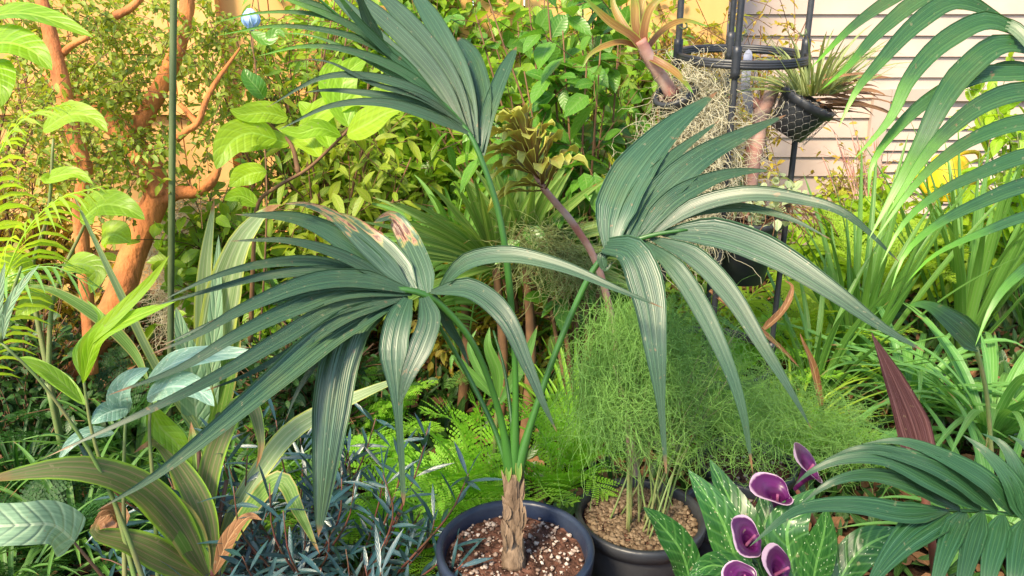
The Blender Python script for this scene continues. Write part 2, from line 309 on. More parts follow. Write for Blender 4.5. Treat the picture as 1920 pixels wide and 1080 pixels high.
def shrub(name, label, cat, base, C, rad, nb, nt_, nl, ll, lw, mat, stem='twig', twl=.18, prof=prof_ovate, up=.3, group=None, sr=.006, droop=.25, S=5, fol='foliage', jit=.01):
    base = np.asarray(base, float); t = thing(name, label, cat, base, group); C = np.asarray(C, float); rad = np.asarray(rad, float)
    sb, fb = MB(), MB()
    q = rdir(nb)*(rng.random((nb, 1))**.4); E = C+q*rad
    mid = base*.45+E*.55+rng.normal(size=(nb, 3))*.12*rad; mid[:, :2] = mid[:, :2]*.75+base[:2]*.25
    for i in range(nb): tube(sb, [base+rng.normal(size=3)*[.02, .02, 0], mid[i], E[i]], [sr*1.6, sr, sr*.4], 5, 12)
    v = rng.random((nb, nt_))*.62+.38; A = np.repeat(base[None], nb, 0)
    Q = ((1-v)**2)[..., None]*A[:, None]+(2*v*(1-v))[..., None]*(2*mid-(A+E)/2)[:, None]+(v**2)[..., None]*E[:, None]
    Q = Q.reshape(-1, 3); td = rdir(len(Q), up); tl = twl*(.5+rng.random(len(Q)))
    s = np.linspace(0, 1, 5)[None, :, None]; bend = rng.normal(size=(len(Q), 3))*.25
    TP = Q[:, None]+td[:, None]*tl[:, None, None]*s+bend[:, None]*tl[:, None, None]*s**2
    threads(sb, TP, sr*.28)
    a = (np.arange(nl)+.7)/nl; K = len(Q)
    pos = Q[:, None]+td[:, None]*(tl[:, None]*a[None])[..., None]+bend[:, None]*(tl[:, None]*a[None]**2)[..., None]
    dirs = nrm(td[:, None]*.7+rdir(K*nl).reshape(K, nl, 3)); pos = pos.reshape(-1, 3)+rng.normal(size=(K*nl, 3))*jit; dirs = dirs.reshape(-1, 3)
    sz = .65+.6*rng.random(K*nl); scatter(fb, pos, dirs, ll*sz, lw*sz, prof, droop=droop, S=S)
    obj('stem', sb, M[stem], t); obj(fol, fb, M[mat], t); return t
def clump(name, label, cat, base, n, L, W, mat, e0=(50, 85), e1=(-50, 20), az=(0, 360), spread=.04, S=14, nc=5, fold=.35, prof=prof_strap, group=None, part='leaf', parts=True, pw=1.3, tilt=None):
    base = np.asarray(base, float); t = thing(name, label, cat, base, group)
    A = R(1)*(az[0]+(az[1]-az[0])*(np.arange(n)+rng.random(n))/n); r = rng.random(n)
    b = base+np.stack([np.cos(A), np.sin(A), 0*A], -1)*spread*r[:, None]
    E0 = R(1)*(e0[0]+(e0[1]-e0[0])*rng.random(n)); E1 = R(1)*(e1[0]+(e1[1]-e1[0])*rng.random(n))
    LL = L*(.6+.4*rng.random(n)); pt = arcs(b, A, E0, E1, LL, S, pw)
    w = W*(.7+.3*rng.random(n))[:, None]*prof(np.linspace(0, 1, S))[None]
    n0 = np.tile([0., 0, 1], (n, 1))+np.stack([-np.cos(A), -np.sin(A), 0*A], -1)*.5+rng.normal(size=(n, 3))*.18
    if parts:
        for i in range(n):
            mb = MB(); grid(mb, pt[i:i+1], w[i:i+1], nrm(n0[i:i+1]), fold=fold, nc=nc); obj(part, mb, M[mat], t)
    else:
        mb = MB(); grid(mb, pt, w, nrm(n0), fold=fold, nc=nc); obj(part+('s' if part == 'leaflet' else ''), mb, M[mat], t)
    return t
def frond(mb, path, n, pl, pw, start=.12, ang=58, droop=.3, sub=0, prof=prof_lance, up=(0, 0, 1), S=5, vee=.15, env=None):
    """feather frond along path: n pinnae each side; sub>0 gives each pinna its own lobes"""
    N_ = 60; p = spline(path, N_); T = nrm(np.gradient(p, axis=0)); s = nrm(np.cross(T, np.array(up, float)+0*T)); nn = np.cross(s, T)
    v = start+(1-start)*(np.arange(n)+.5)/n; ii = v*(N_-1); i0 = np.clip(ii.astype(int), 0, N_-2); fr = (ii-i0)[:, None]
    b = p[i0]*(1-fr)+p[i0+1]*fr; q = (v-start)/(1-start); e = (np.sin(math.pi*np.clip(q*.86+.12, 0, 1))**.8) if env is None else env(q)
    a = R(ang)*(1-.35*q)
    for sg in (-1, 1):
        d = nrm(T[i0]*np.cos(a)[:, None]+sg*s[i0]*np.sin(a)[:, None]+nn[i0]*vee+rng.normal(size=(n, 3))*.05); L = pl*e*(.88+.24*rng.random(n))
        vv = np.linspace(0, 1, S)[None, :, None]; pt = b[:, None]+d[:, None]*L[:, None, None]*vv-np.array([0, 0, 1])*droop*(L[:, None, None]*vv**2)
        if not sub: grid(mb, pt, (pw*(.4+.6*e))[:, None]*prof(np.linspace(0, 1, S))[None], nrm(nn[i0]+rng.normal(size=(n, 3))*.12), fold=.25, nc=3)
        else:
            k = (np.arange(sub)+.5)/sub; kk = k[None, :, None]
            qb = b[:, None]+d[:, None]*L[:, None, None]*kk-np.array([0, 0, 1])*droop*(L[:, None, None]*kk**2)
            ps = np.cross(d, nn[i0])
            for s2 in (-1, 1):
                dd = nrm(ps*s2+d*.7+nn[i0]*.1)[:, None].repeat(sub, 1).reshape(-1, 3); ll = (pw*np.sin(math.pi*np.clip(k*.8+.18, 0, 1))[None, :]*(.5+.5*e[:, None])).reshape(-1)
                qq = qb.reshape(-1, 3); v3 = np.linspace(0, 1, 3)[None, :, None]; pt2 = qq[:, None]+dd[:, None]*ll[:, None, None]*v3
                grid(mb, pt2, (L[:, None].repeat(sub, 1).reshape(-1)/sub*.72)[:, None]*np.array([.9, 1., .2])[None], nrm(nn[i0][:, None].repeat(sub, 1).reshape(-1, 3)+rng.normal(size=(n*sub, 3))*.15), nc=2)
    threads(mb, p[None], np.linspace(.0035, .0008, N_)[None]*min(1.3, pl/.1), 5)
    return mb
def fernplant(name, label, base, n, L, pl, pw, mat, e0=(45, 80), e1=(-40, 10), az=(0, 360), np_=22, sub=7, group=None, cat='fern', droop=.2, ang=62):
    t = thing(name, label, cat, base, group); base = np.asarray(base, float)
    A = R(1)*(az[0]+(az[1]-az[0])*(np.arange(n)+rng.random(n))/n)
    pt = arcs(base+np.zeros((n, 3))+rng.normal(size=(n, 3))*[.03, .03, 0], A, R(1)*(e0[0]+(e0[1]-e0[0])*rng.random(n)), R(1)*(e1[0]+(e1[1]-e1[0])*rng.random(n)), L*(.6+.4*rng.random(n)), 10, 1.2)
    for i in range(n):
        obj('frond', frond(MB(), pt[i], np_, pl, pw, start=.15, sub=sub, droop=droop, ang=ang), M[mat], t)
    return t

# ================================================================== SETTING
mb = MB(); n = 90; xs = np.linspace(-1, 1, n)**3*30; ys = np.linspace(-1, 1, n)**3*30+3
X, Y = np.meshgrid(xs, ys); Z = .02*np.sin(X*5)*np.cos(Y*4)-.02
idx = np.arange(n*n).reshape(n, n); mb.add(np.stack([X, Y, Z], -1), np.stack([idx[:-1, :-1], idx[:-1, 1:], idx[1:, 1:], idx[1:, :-1]], -1))
obj('ground', mb, M['ground'], kind='structure')
K = 9000; pos = np.stack([rng.uniform(-2.6, 3, K), rng.uniform(.9, 3.9, K), rng.uniform(.0, .04, K)], -1)
obj('leaf_litter', scatter(MB(), pos, rdir(K)*[1, 1, .25], .04+.05*rng.random(K), .02+.02*rng.random(K)), M['litter'], kind='stuff', label='brown fallen leaves covering the soil between the plants')

# house wall with lap siding (right) : WY is its plane
WY = 4.25
t = thing('house_wall', 'cream house wall of horizontal lap siding behind the right hand plants', 'house wall', (1.9, WY, 0))
mb = MB(); pitch = .108
for i in range(34):
    z = i*pitch; x0, x1 = .35, 6.5
    v = [(x0, WY-.004, z+pitch), (x1, WY-.004, z+pitch), (x1, WY-.020, z+.004), (x0, WY-.020, z+.004), (x1, WY+.0, z+.004), (x0, WY+.0, z+.004)]
    mb.add(v, [(3, 2, 1, 0), (5, 4, 2, 3)], np.tile([0, 0, rng.random()], (6, 1)))
box(mb, (.35, WY+.003, 0), (6.5, WY+.15, 34*pitch)); obj('siding', mb, M['siding'], t, smooth=False)
xt = B(1660, WY, 1.2)[0]
mb = MB(); box(mb, (xt-.045, WY-.045, .0), (xt+.045, WY+.001, 1.02)); box(mb, (xt+.047, WY-.043, .96), (xt+1.15, WY+.001, 1.022)); box(mb, (xt+1.152, WY-.045, .0), (xt+1.24, WY+.001, 1.02))
obj('vent_frame', mb, M['trim'], t, smooth=False)
mb = MB()
for i in range(15):
    z = .03+i*.06; mb.add([(xt+.05, WY-.022, z+.055), (xt+1.148, WY-.022, z+.055), (xt+1.148, WY-.040, z), (xt+.05, WY-.040, z)], [(3, 2, 1, 0)])
obj('louvre_panel', mb, M['siding'], t, smooth=False)
# tan fence (left and centre)
FY = 3.75
t = thing('garden_fence', 'warm tan board fence with a horizontal rail behind the orange barked tree', 'fence', (-1.2, FY, 0))
mb = MB(); x = -5.
while x < .9:
    wd = .235; box(mb, (x, FY, .02), (x+wd, FY+.022, 2.3+.0*rng.random()), rng.random()); x += wd+.006
obj('fence_boards', mb, M['fence'], t, smooth=False)
for z in (.25, .93, 1.75):
    mb = MB(); box(mb, (-5.1, FY-.045, z), (.95, FY-.002, z+.085)); obj('rail', mb, M['fence'], t, smooth=False)
for x in (-3.2, -1.45, .3):
    mb = MB(); box(mb, (x, FY-.10, 0), (x+.09, FY-.047, 2.2)); obj('post', mb, M['fence'], t, smooth=False)
# ================================================================== POTS
def pot(t, c, rt, rb, h, mat='potblack', rim=.03, tilt=None, name='pot'):
    z0 = -h
    pr = [(0, z0), (rb, z0), (rt*.985, -rim-.004), (rt*.99, -rim), (rt+.008, -rim), (rt+.010, -.004), (rt+.006, .001), (rt-.002, 0), (rt-.005, -.006), (rt-.008, -rim), (rt-.012, -rim-.03), (rb-.005, z0+.01)]
    return obj(name, lathe(MB(), c, pr, 56, tilt), M[mat], t)
def soil(t, c, r, mat='soil', stones=260, tilt=None, smat='perlite', sz=.0045):
    n = 40; rr = np.linspace(0, r, n); th = np.linspace(0, 2*math.pi, 61)
    R_, T_ = np.meshgrid(rr, th, indexing='ij'); X = np.stack([R_*np.cos(T_), R_*np.sin(T_), rng.normal(size=R_.shape)*.0022-.004*(R_/r)**2], -1); X[:, -1] = X[:, 0]; X[0] = X[0, 0]
    nz = nrm(np.array(tilt if tilt is not None else (0, 0, 1), float)); x = nrm(np.cross([0, 1, .01], nz)); y = np.cross(nz, x)
    fr = lambda a: a[..., :1]*x+a[..., 1:2]*y+a[..., 2:3]*nz+np.asarray(c, float)
    idx = np.arange(X.shape[0]*61).reshape(-1, 61); mb = MB().add(fr(X), np.stack([idx[:-1, :-1], idx[1:, :-1], idx[1:, 1:], idx[:-1, 1:]], -1))
    so_ = obj('soil', mb, M[mat], t)
    if stones:
        a = rng.random(stones)*6.283; q = r*np.sqrt(rng.random(stones))*.97; p = np.stack([q*np.cos(a), q*np.sin(a), .002+0*a], -1)
        s = sz*(.35+rng.random(stones)**2*1.1)
        u = np.linspace(0, 2*math.pi, 7)[None, None]; ph = np.linspace(0, math.pi, 5)[None, :, None]; jit = 1+.3*rng.normal(size=(stones, 5, 7)); jit[..., -1] = jit[..., 0]
        G = np.stack([np.sin(ph)*np.cos(u)*jit, np.sin(ph)*np.sin(u)*jit, np.cos(ph)*jit*.7], -1)*s[:, None, None, None]+p[:, None, None]
        idx = np.arange(stones*35).reshape(stones, 5, 7); f = np.stack([idx[:, :-1, :-1], idx[:, 1:, :-1], idx[:, 1:, 1:], idx[:, :-1, 1:]], -1)
        obj('perlite', MB().add(fr(G), f, np.tile(rng.random(stones)[:, None, None, None], (1, 5, 7, 3))), M[smat], t, kind='stuff')

# ================================================================== MAIN KENTIA PALM IN ITS POT
PC = B(966, 1.21, .34); pb = PC-np.array([0, 0, .30])
main = thing('potted_palm', 'large blue green palm with drooping fronds in the round blue black pot at centre', 'palm', (PC[0], PC[1], 0))
pot(main, PC, .142, .105, .34, 'potblue', rim=.032)
soil(main, PC-np.array([0, 0, .028]), .134, stones=520, sz=.0036)
mb = MB(); tubepx([(963, 1062, 1.42), (962, 1010, 1.42), (960, 950, 1.41), (962, 885, 1.40)], [24, 17, 16, 15], 18, .07, 30, mb); obj('trunk', mb, M['husk'], main)
mb = MB()
for i in range(34):     # torn fibre flaps on the trunk
    y = rng.uniform(900, 1045); x = 962+rng.choice([-1, 1])*rng.uniform(4, 17); d = 1.405-rng.uniform(0, .012)
    leafpx([(x, y, d), (x+rng.normal()*2, y-20, d-.004), (x*1.0+(x-962)*.35, y-rng.uniform(30, 50), d-.006)], rng.uniform(6, 15), fold=.5, nc=3, S=6, prof=prof_lance, mb=mb)
obj('husk_fibre', mb, M['husk'], main)
mb = MB()
for i in range(9):
    x = 962+rng.uniform(-13, 13); d = 1.40-rng.uniform(.0, .018); leafpx([(962+(x-962)*1.1, 905, d), (x, 880, d), (x+rng.normal()*2, rng.uniform(835, 862), d+.004)], rng.uniform(9, 15), fold=.6, nc=5, S=8, prof=prof_lance, mb=mb)
obj('leaf_sheath', mb, M['cordy'], main)
def palmfrond(t, petiole, rp, leaves, mat='kentia', fn='frond', pet='petiole', wscale=.82):
    fr = obj(fn, tubepx(petiole, rp, 10), M[pet], t)
    for lf in leaves:
        pts, wd = lf[0], lf[1]; kw = dict(lf[2]) if len(lf) > 2 else {}
        m = kw.pop('mat', mat); kw.setdefault('pleat', .17); kw.setdefault('nc', 9); kw.setdefault('fold', .18)
        o = obj('leaflet', leafpx(pts, wd*wscale, **kw), M[m], fr)
    return fr
# upper frond
palmfrond(main, [(962, 890, 1.40), (966, 700, 1.36), (945, 450, 1.30), (903, 300, 1.27), (860, 225, 1.27), (780, 150, 1.26), (690, 75, 1.24), (600, 0, 1.2), (560, -40, 1.18)], [13, 6.5, 5.5, 7, 6, 5, 4, 3, 2], [
 ([(905,292,1.27), (915,225,1.29), (938,155,1.33), (968,88,1.38)], 40, {'nvec':(-.28,-.85,.45),'prof':lambda v: np.interp(v,[0,.15,.4,.75,.92,1],[.3,.7,1,.85,.5,.03])}),
 ([(900,285,1.27), (908,200,1.31), (892,120,1.37), (858,70,1.45)], 46, {'nvec':(-.28,-.85,.45),'prof':lambda v: np.interp(v,[0,.15,.4,.75,.92,1],[.3,.7,1,.85,.5,.03])}),
 ([(893,270,1.27), (872,160,1.31), (825,60,1.37), (772,-20,1.45)], 50, {'nvec':(-.28,-.85,.45),'prof':lambda v: np.interp(v,[0,.15,.4,.75,.92,1],[.3,.7,1,.85,.5,.03])}),
 ([(885,258,1.27), (850,155,1.31), (785,62,1.37), (700,-25,1.45)], 46, {'nvec':(-.28,-.85,.45),'prof':lambda v: np.interp(v,[0,.15,.4,.75,.92,1],[.3,.7,1,.85,.5,.03])}),
 ([(872,240,1.27), (825,150,1.31), (750,65,1.37), (655,-20,1.45)], 42, {'nvec':(-.28,-.85,.45),'prof':lambda v: np.interp(v,[0,.15,.4,.75,.92,1],[.3,.7,1,.85,.5,.03])}),
 ([(855,222,1.27), (790,145,1.31), (700,60,1.37), (600,-35,1.45)], 32, {'nvec':(-.28,-.85,.45),'prof':lambda v: np.interp(v,[0,.15,.4,.75,.92,1],[.3,.7,1,.85,.5,.03])}),
 ([(825,190,1.27), (740,105,1.24), (650,45,1.21), (540,0,1.18), (470,-20,1.15)], 26, {'mat':'arch'}),
 ([(800,165,1.27), (720,90,1.24), (620,35,1.21), (500,24,1.18), (395,44,1.14)], 17, {'mat':'arch','fold':.6}),
 ([(815,180,1.27), (730,105,1.24), (640,65,1.21), (520,50,1.18), (400,68,1.14)], 19, {'mat':'arch','fold':.6}),
 ([(845,210,1.27), (760,140,1.24), (660,98,1.21), (570,88,1.19), (480,106,1.16)], 24, {'mat':'arch','fold':.5}),
 ([(865,228,1.27), (780,172,1.24), (690,145,1.22), (600,148,1.2), (500,202,1.17)], 24, {'fold':.5}),
 ([(880,245,1.27), (800,200,1.25), (710,180,1.23), (620,170,1.22), (560,175,1.2)], 26, {'fold':.5}),
 ([(888,255,1.27), (810,222,1.24), (720,195,1.22), (620,200,1.2), (520,245,1.17)], 26, {'fold':.5}),
 ([(750,120,1.25), (680,50,1.2), (640,0,1.17), (610,-40,1.14)], 22, {'mat':'arch'}),
 ([(720,95,1.25), (690,40,1.22), (675,0,1.2), (660,-40,1.18)], 30),
 ([(897,268,1.27), (868,180,1.3), (830,95,1.36), (792,20,1.42), (775,-30,1.46)], 24),
 ([(878,240,1.27), (800,185,1.25), (700,120,1.23), (600,72,1.2), (520,60,1.18)], 18, {'mat':'arch','fold':.5}),
 ([(868,232,1.27), (790,185,1.24), (700,158,1.22), (620,118,1.2), (560,110,1.18)], 16, {'fold':.5}),
 ([(640,35,1.22), (590,10,1.2), (520,-5,1.18), (430,-10,1.16)], 16, {'mat':'arch','fold':.5}),
])
# left frond
palmfrond(main, [(958, 890, 1.40), (935, 770, 1.36), (890, 650, 1.31), (835, 580, 1.28), (790, 550, 1.26), (730, 540, 1.25), (660, 535, 1.23)], [13, 7, 6, 6, 7, 6, 3], [
 ([(800,550,1.26), (788,500,1.29), (762,445,1.33), (735,408,1.34), (700,418,1.30)], 52, {'mat':'kentia_scorched','prof':prof_strap}),
 ([(780,548,1.26), (740,490,1.28), (690,440,1.3), (640,408,1.29), (600,420,1.25)], 54, {'mat':'kentia_scorched'}),
 ([(765,540,1.26), (700,475,1.25), (630,410,1.23), (575,385,1.2), (530,382,1.17)], 46, {'mat':'kentia_scorched'}),
 ([(745,538,1.26), (655,460,1.24), (560,412,1.21), (440,402,1.16)], 56),
 ([(700,520,1.25), (600,492,1.22), (500,495,1.18), (400,520,1.13), (300,565,1.09)], 28),
 ([(705,525,1.25), (620,508,1.22), (500,518,1.18), (380,548,1.13), (285,575,1.1)], 26),
 ([(775,548,1.26), (680,525,1.22), (580,532,1.17), (460,578,1.11), (370,628,1.07), (280,665,1.04)], 48),
 ([(770,552,1.26), (660,545,1.21), (550,580,1.15), (440,632,1.09), (340,690,1.05), (200,742,1.0)], 46),
 ([(765,558,1.26), (640,575,1.19), (530,635,1.12), (420,700,1.06), (300,760,1.0), (80,860,.95)], 42),
 ([(755,560,1.26), (640,620,1.18), (520,715,1.09), (400,812,1.02), (290,895,.97), (180,958,.93)], 70, {'fold':.55,'pleat':.22,'nc':9}),
 ([(725,560,1.25), (668,600,1.2), (640,665,1.17), (625,740,1.15), (612,850,1.14), (597,1008,1.14)], 88, {'fold':-.45,'pleat':.34,'nc':7,'wave':.2,'prof':prof_strap}),
 ([(765,560,1.25), (748,600,1.22), (738,660,1.2), (744,740,1.19), (752,850,1.19), (757,948,1.19)], 70, {'prof':lambda v: np.interp(v,[0,.12,.3,.48,.6,.95,1],[.3,.85,.95,.45,.26,.16,.02]),'pleat':.14}),
 ([(795,558,1.25), (805,600,1.22), (790,650,1.2), (765,705,1.19), (748,760,1.19)], 56, {'prof':lambda v: np.interp(v,[0,.2,.5,.8,1],[.4,.9,1,.5,.1]),'pleat':.14}),
 ([(735,530,1.25), (640,480,1.21), (540,452,1.17), (430,452,1.13)], 30),
 ([(750,545,1.25), (640,535,1.2), (520,560,1.14), (400,605,1.09), (300,650,1.06)], 30),
 ([(755,560,1.25), (660,590,1.19), (560,650,1.13), (470,700,1.09), (380,735,1.05)], 30),
 ([(740,560,1.26), (680,600,1.22), (610,660,1.19), (560,730,1.17), (535,790,1.16)], 26),
 ([(770,555,1.27), (760,520,1.29), (735,470,1.31), (690,425,1.33)], 36),
 ([(820,550,1.26), (870,497,1.23), (950,480,1.2), (1050,500,1.17), (1150,540,1.14), (1245,578,1.12)], 44, {'fold':.35}),
 ([(808,548,1.26), (880,545,1.22), (945,595,1.18), (990,690,1.16), (1020,760,1.15), (1045,812,1.15)], 52, {'fold':.35}),
 ([(815,552,1.27), (840,610,1.3), (865,650,1.32), (880,690,1.33)], 26),
])
# right frond
palmfrond(main, [(968, 890, 1.40), (1000, 780, 1.38), (1050, 640, 1.36), (1110, 510, 1.34), (1150, 470, 1.33), (1215, 443, 1.32), (1290, 430, 1.31)], [13, 7, 6, 6, 6, 5, 3], [
 ([(1142,478,1.33), (1152,400,1.35), (1190,320,1.39), (1260,240,1.44), (1345,172,1.5)], 96, {'pleat':.1}),
 ([(1175,458,1.33), (1225,380,1.36), (1310,300,1.39), (1400,250,1.43), (1475,215,1.47)], 70, {'pleat':.1}),
 ([(1195,450,1.33), (1265,375,1.35), (1340,335,1.37), (1400,322,1.38), (1450,320,1.38)], 52),
 ([(1220,443,1.33), (1300,390,1.31), (1400,366,1.28), (1500,375,1.25), (1590,405,1.22), (1690,495,1.2)], 42, {'fold':.3}),
 ([(1240,438,1.33), (1340,440,1.28), (1450,480,1.22), (1560,548,1.17), (1650,612,1.14), (1735,660,1.12)], 76, {'fold':.2}),
 ([(1220,447,1.33), (1300,482,1.28), (1370,555,1.24), (1430,650,1.2), (1480,730,1.18), (1522,805,1.17)], 50),
 ([(1205,452,1.33), (1262,500,1.28), (1312,575,1.25), (1360,675,1.22), (1392,770,1.21), (1412,890,1.21)], 46),
 ([(1135,462,1.33), (1185,475,1.27), (1215,555,1.24), (1228,650,1.22), (1240,770,1.22), (1249,888,1.22)], 84, {'fold':.15,'prof':lambda v: np.interp(v,[0,.12,.3,.55,.75,.95,1],[.5,.85,1,.6,.22,.1,.03])}),
 ([(1160,470,1.33), (1190,380,1.36), (1255,300,1.4), (1350,225,1.44)], 44),
 ([(1210,446,1.33), (1290,400,1.33), (1390,390,1.3), (1480,410,1.27), (1560,450,1.24)], 30),
 ([(1135,470,1.33), (1128,485,1.33), (1135,505,1.33), (1150,490,1.33)], 22, {'fold':.6}),
])
for pts, r in (([(955,892,1.41), (925,800,1.42), (870,690,1.42), (820,605,1.38), (800,560,1.3)], [5, 5, 4.5, 4, 3]), ([(965,888,1.42), (958,780,1.45), (945,690,1.48), (925,620,1.5)], [5, 4, 3, 2])):
    obj('petiole', tubepx(pts, r, 8), M['petiole'], main)

# ================================================================== ARCHING PALM AT THE RIGHT EDGE
tp = P(2110, 330, 1.25); ar = thing('arching_palm', 'tall palm whose long green leaflets arch in from the right edge', 'palm', (tp[0], tp[1], 0))
palmfrond(ar, [(2160, 1400, 1.38), (2150, 900, 1.2), (2130, 500, 1.2), (2060, 230, 1.22), (1960, 110, 1.22), (1875, 35, 1.22), (1800, -20, 1.24), (1720, -60, 1.26)], [13, 11, 10, 10, 9, 8, 6, 4], [
 ([(1770,-40,1.25), (1690,-10,1.24), (1600,50,1.22), (1520,128,1.2)], 32),
 ([(1820,-20,1.23), (1735,-5,1.22), (1650,60,1.2), (1590,125,1.18), (1540,168,1.17)], 38),
 ([(1875,30,1.22), (1790,5,1.2), (1715,50,1.18), (1648,120,1.16), (1605,172,1.15), (1572,240,1.15)], 46),
 ([(1925,70,1.22), (1850,42,1.2), (1765,85,1.18), (1705,150,1.16), (1668,225,1.15), (1600,300,1.15)], 50),
 ([(1960,105,1.22), (1880,85,1.2), (1810,135,1.18), (1765,195,1.16), (1725,275,1.15), (1688,340,1.14), (1628,450,1.14)], 56),
 ([(1995,135,1.22), (1900,140,1.2), (1830,145,1.19), (1740,190,1.18), (1675,250,1.17), (1635,310,1.16), (1628,375,1.16)], 44),
 ([(2020,165,1.22), (1900,122,1.22), (1830,145,1.21), (1760,185,1.2)], 20),
 ([(2045,200,1.22), (1930,175,1.18), (1850,195,1.16), (1785,240,1.14), (1730,300,1.13), (1660,410,1.12)], 52),
 ([(2070,250,1.22), (1940,230,1.18), (1835,258,1.15), (1760,305,1.13), (1705,360,1.12), (1640,450,1.12)], 42),
 ([(2095,300,1.22), (1950,290,1.18), (1835,328,1.14), (1750,370,1.12), (1690,425,1.11), (1650,500,1.11)], 40),
 ([(2110,350,1.21), (1950,345,1.16), (1830,385,1.12), (1745,430,1.1), (1695,480,1.09), (1670,545,1.09)], 42),
 ([(2120,400,1.21), (1960,400,1.15), (1835,440,1.11), (1750,480,1.09), (1700,530,1.08)], 32),
 ([(2130,450,1.2), (1990,470,1.15), (1905,520,1.12), (1860,575,1.11), (1828,650,1.11)], 38),
 ([(1840,5,1.23), (1870,40,1.22), (1910,60,1.2), (1960,130,1.18), (1990,200,1.17)], 28),
], mat='arch', wscale=.86)

# ================================================================== LOW PALM, LOWER RIGHT
tp = P(2080, 1010, .98); lp = thing('low_palm', 'dark green palm frond with close set pleated leaflets in the lower right corner', 'palm', (tp[0], tp[1], 0))
palmfrond(lp, [(2300, 1900, 1.1), (2200, 1250, .95), (2080, 1040, .97), (1990, 985, .98), (1900, 965, .99), (1800, 957, 1.0), (1740, 960, 1.02)], [10, 8, 8, 7, 6, 5, 3], [
 ([(1905,968,.99), (1850,905,.97), (1765,855,.97), (1690,828,.98), (1615,832,1.0)], 50),
 ([(1870,960,.99), (1790,895,.97), (1710,860,.97), (1620,842,.98), (1545,862,1.0)], 54),
 ([(1840,956,.99), (1750,905,.97), (1660,862,.97), (1580,862,.98), (1520,885,.99), (1490,910,1.0)], 52),
 ([(1800,955,1.0), (1710,910,.98), (1630,892,.98), (1560,905,.98), (1500,945,.99)], 46),
 ([(1775,958,1.0), (1700,966,.97), (1600,950,.95), (1520,952,.94), (1470,972,.93), (1405,1025,.92)], 52, {'fold':.35}),
 ([(1920,975,.98), (1895,905,.97), (1850,850,.98), (1805,815,1.0)], 46),
 ([(1935,982,.98), (1910,890,.97), (1880,835,.98), (1840,812,1.0)], 44),
 ([(1960,990,.98), (1950,900,.96), (1925,840,.97), (1890,815,.98)], 44),
 ([(1780,960,1.0), (1715,1000,.96), (1665,1050,.93), (1615,1120,.9)], 76),
 ([(1808,958,1.0), (1785,1005,.96), (1765,1060,.93), (1735,1160,.9)], 48),
 ([(1842,960,.99), (1825,1010,.96), (1810,1070,.93), (1785,1170,.9)], 48),
 ([(1880,965,.99), (1870,1010,.96), (1855,1070,.93), (1840,1180,.9)], 50),
 ([(1922,975,.98), (1915,1020,.95), (1905,1080,.92), (1895,1190,.9)], 54),
 ([(1965,990,.98), (1965,1040,.95), (1960,1100,.92), (1955,1190,.9)], 54),
], mat='lowpalm')
sp = thing('palm_spear', 'upright folded maroon pleated leaf rising behind the lower right palm', 'palm leaf', B(1745, 1.5, 0))
obj('stem', tube(MB(), [B(1755, 1.5, 0), P(1745, 1000, 1.38), P(1722, 850, 1.36)], [.009, .008, .007], 8), M['redstem'], sp)
obj('leaf', leafpx([(1728,880,1.36), (1708,800,1.34), (1675,715,1.32), (1634,624,1.30)], 62, pleat=.28, nc=11, fold=.2, prof=lambda v: np.interp(v, [0, .1, .35, .7, 1], [.55, .95, 1, .55, .02])), M['purple'], sp)

# ================================================================== SECOND POT : wispy clump
PC2 = B(1200, 1.40, .28)
t = thing('potted_wispy_plant', 'cloud of hair fine green stems in the gravel topped black pot', 'rush', (PC2[0], PC2[1], 0))
pot(t, PC2, .132, .10, .28, 'potblack', rim=.028); soil(t, PC2-np.array([0, 0, .02]), .124, 'soil', 1900, smat='gravel', sz=.0052)
mb = MB()
for i in range(22):
    a = rng.random()*6.28; q = .07*math.sqrt(rng.random()); b = PC2+np.array([q*math.cos(a), q*math.sin(a), -.02])
    e = P(rng.uniform(1130, 1420), rng.uniform(600, 760), rng.uniform(1.45, 1.7)); tube(mb, [b, b*.6+e*.4+np.array([-.01, 0, .04]), e], [.0024, .002, .0008], 5, 12)
obj('stem', mb, M['greenstem'], t)
def wisps(cells, K, L, r, mat, parent, name, S=8, curl=.5, down=.5, kind='stuff'):
    mb = MB()
    for (px, py, d, rx, ry, rd, wgt) in cells:
        k = int(K*wgt); c = P(px, py, d); q = rdir(k)*(rng.random((k, 1))**.45)*np.array([rx, rd, ry])/F*np.array([d, F, d]); s0 = c+q
        dr = rdir(k)*[1, 1, .7]+[0, 0, -down]; dr = nrm(dr); Pt = np.zeros((k, S, 3)); p = s0.copy(); ll = L*(.5+rng.random(k))/S
        for j in range(S): Pt[:, j] = p; p = p+dr*ll[:, None]; dr = nrm(dr+rng.normal(size=(k, 3))*curl+[0, 0, -down*.12])
        threads(mb, Pt, r*np.linspace(1, .5, S)[None])
    return obj(name, mb, M[mat], parent, kind=kind)
wisps([(1190,680,1.55,100,100,.16,1.), (1140,770,1.5,60,60,.10,.35), (1290,690,1.66,110,110,.2,.8), (1370,770,1.66,100,80,.2,.5), (1250,610,1.6,100,50,.16,.35), (1240,790,1.58,80,50,.12,.3)], 1000, .13, .0006, 'wisp', t, 'fine_stems', S=10, curl=.45, down=.25)
wisps([(1180,600,1.55,90,50,.14,1.), (1110,680,1.52,50,60,.10,.5), (1260,640,1.6,60,60,.12,.4)], 300, .2, .0007, 'wisp', t, 'hanging_stems', S=12, curl=.14, down=1.4)
t9 = thing('wispy_plant', 'second low cloud of fine wispy green stems behind the calla lilies', 'rush', B(1530, 1.95, 0))
wisps([(1500,790,1.95,120,60,.2,1.), (1590,810,2.0,70,50,.15,.5), (1420,740,1.95,80,60,.15,.5)], 620, .15, .0007, 'wisp', t9, 'fine_stems', S=10, curl=.5, down=.15)

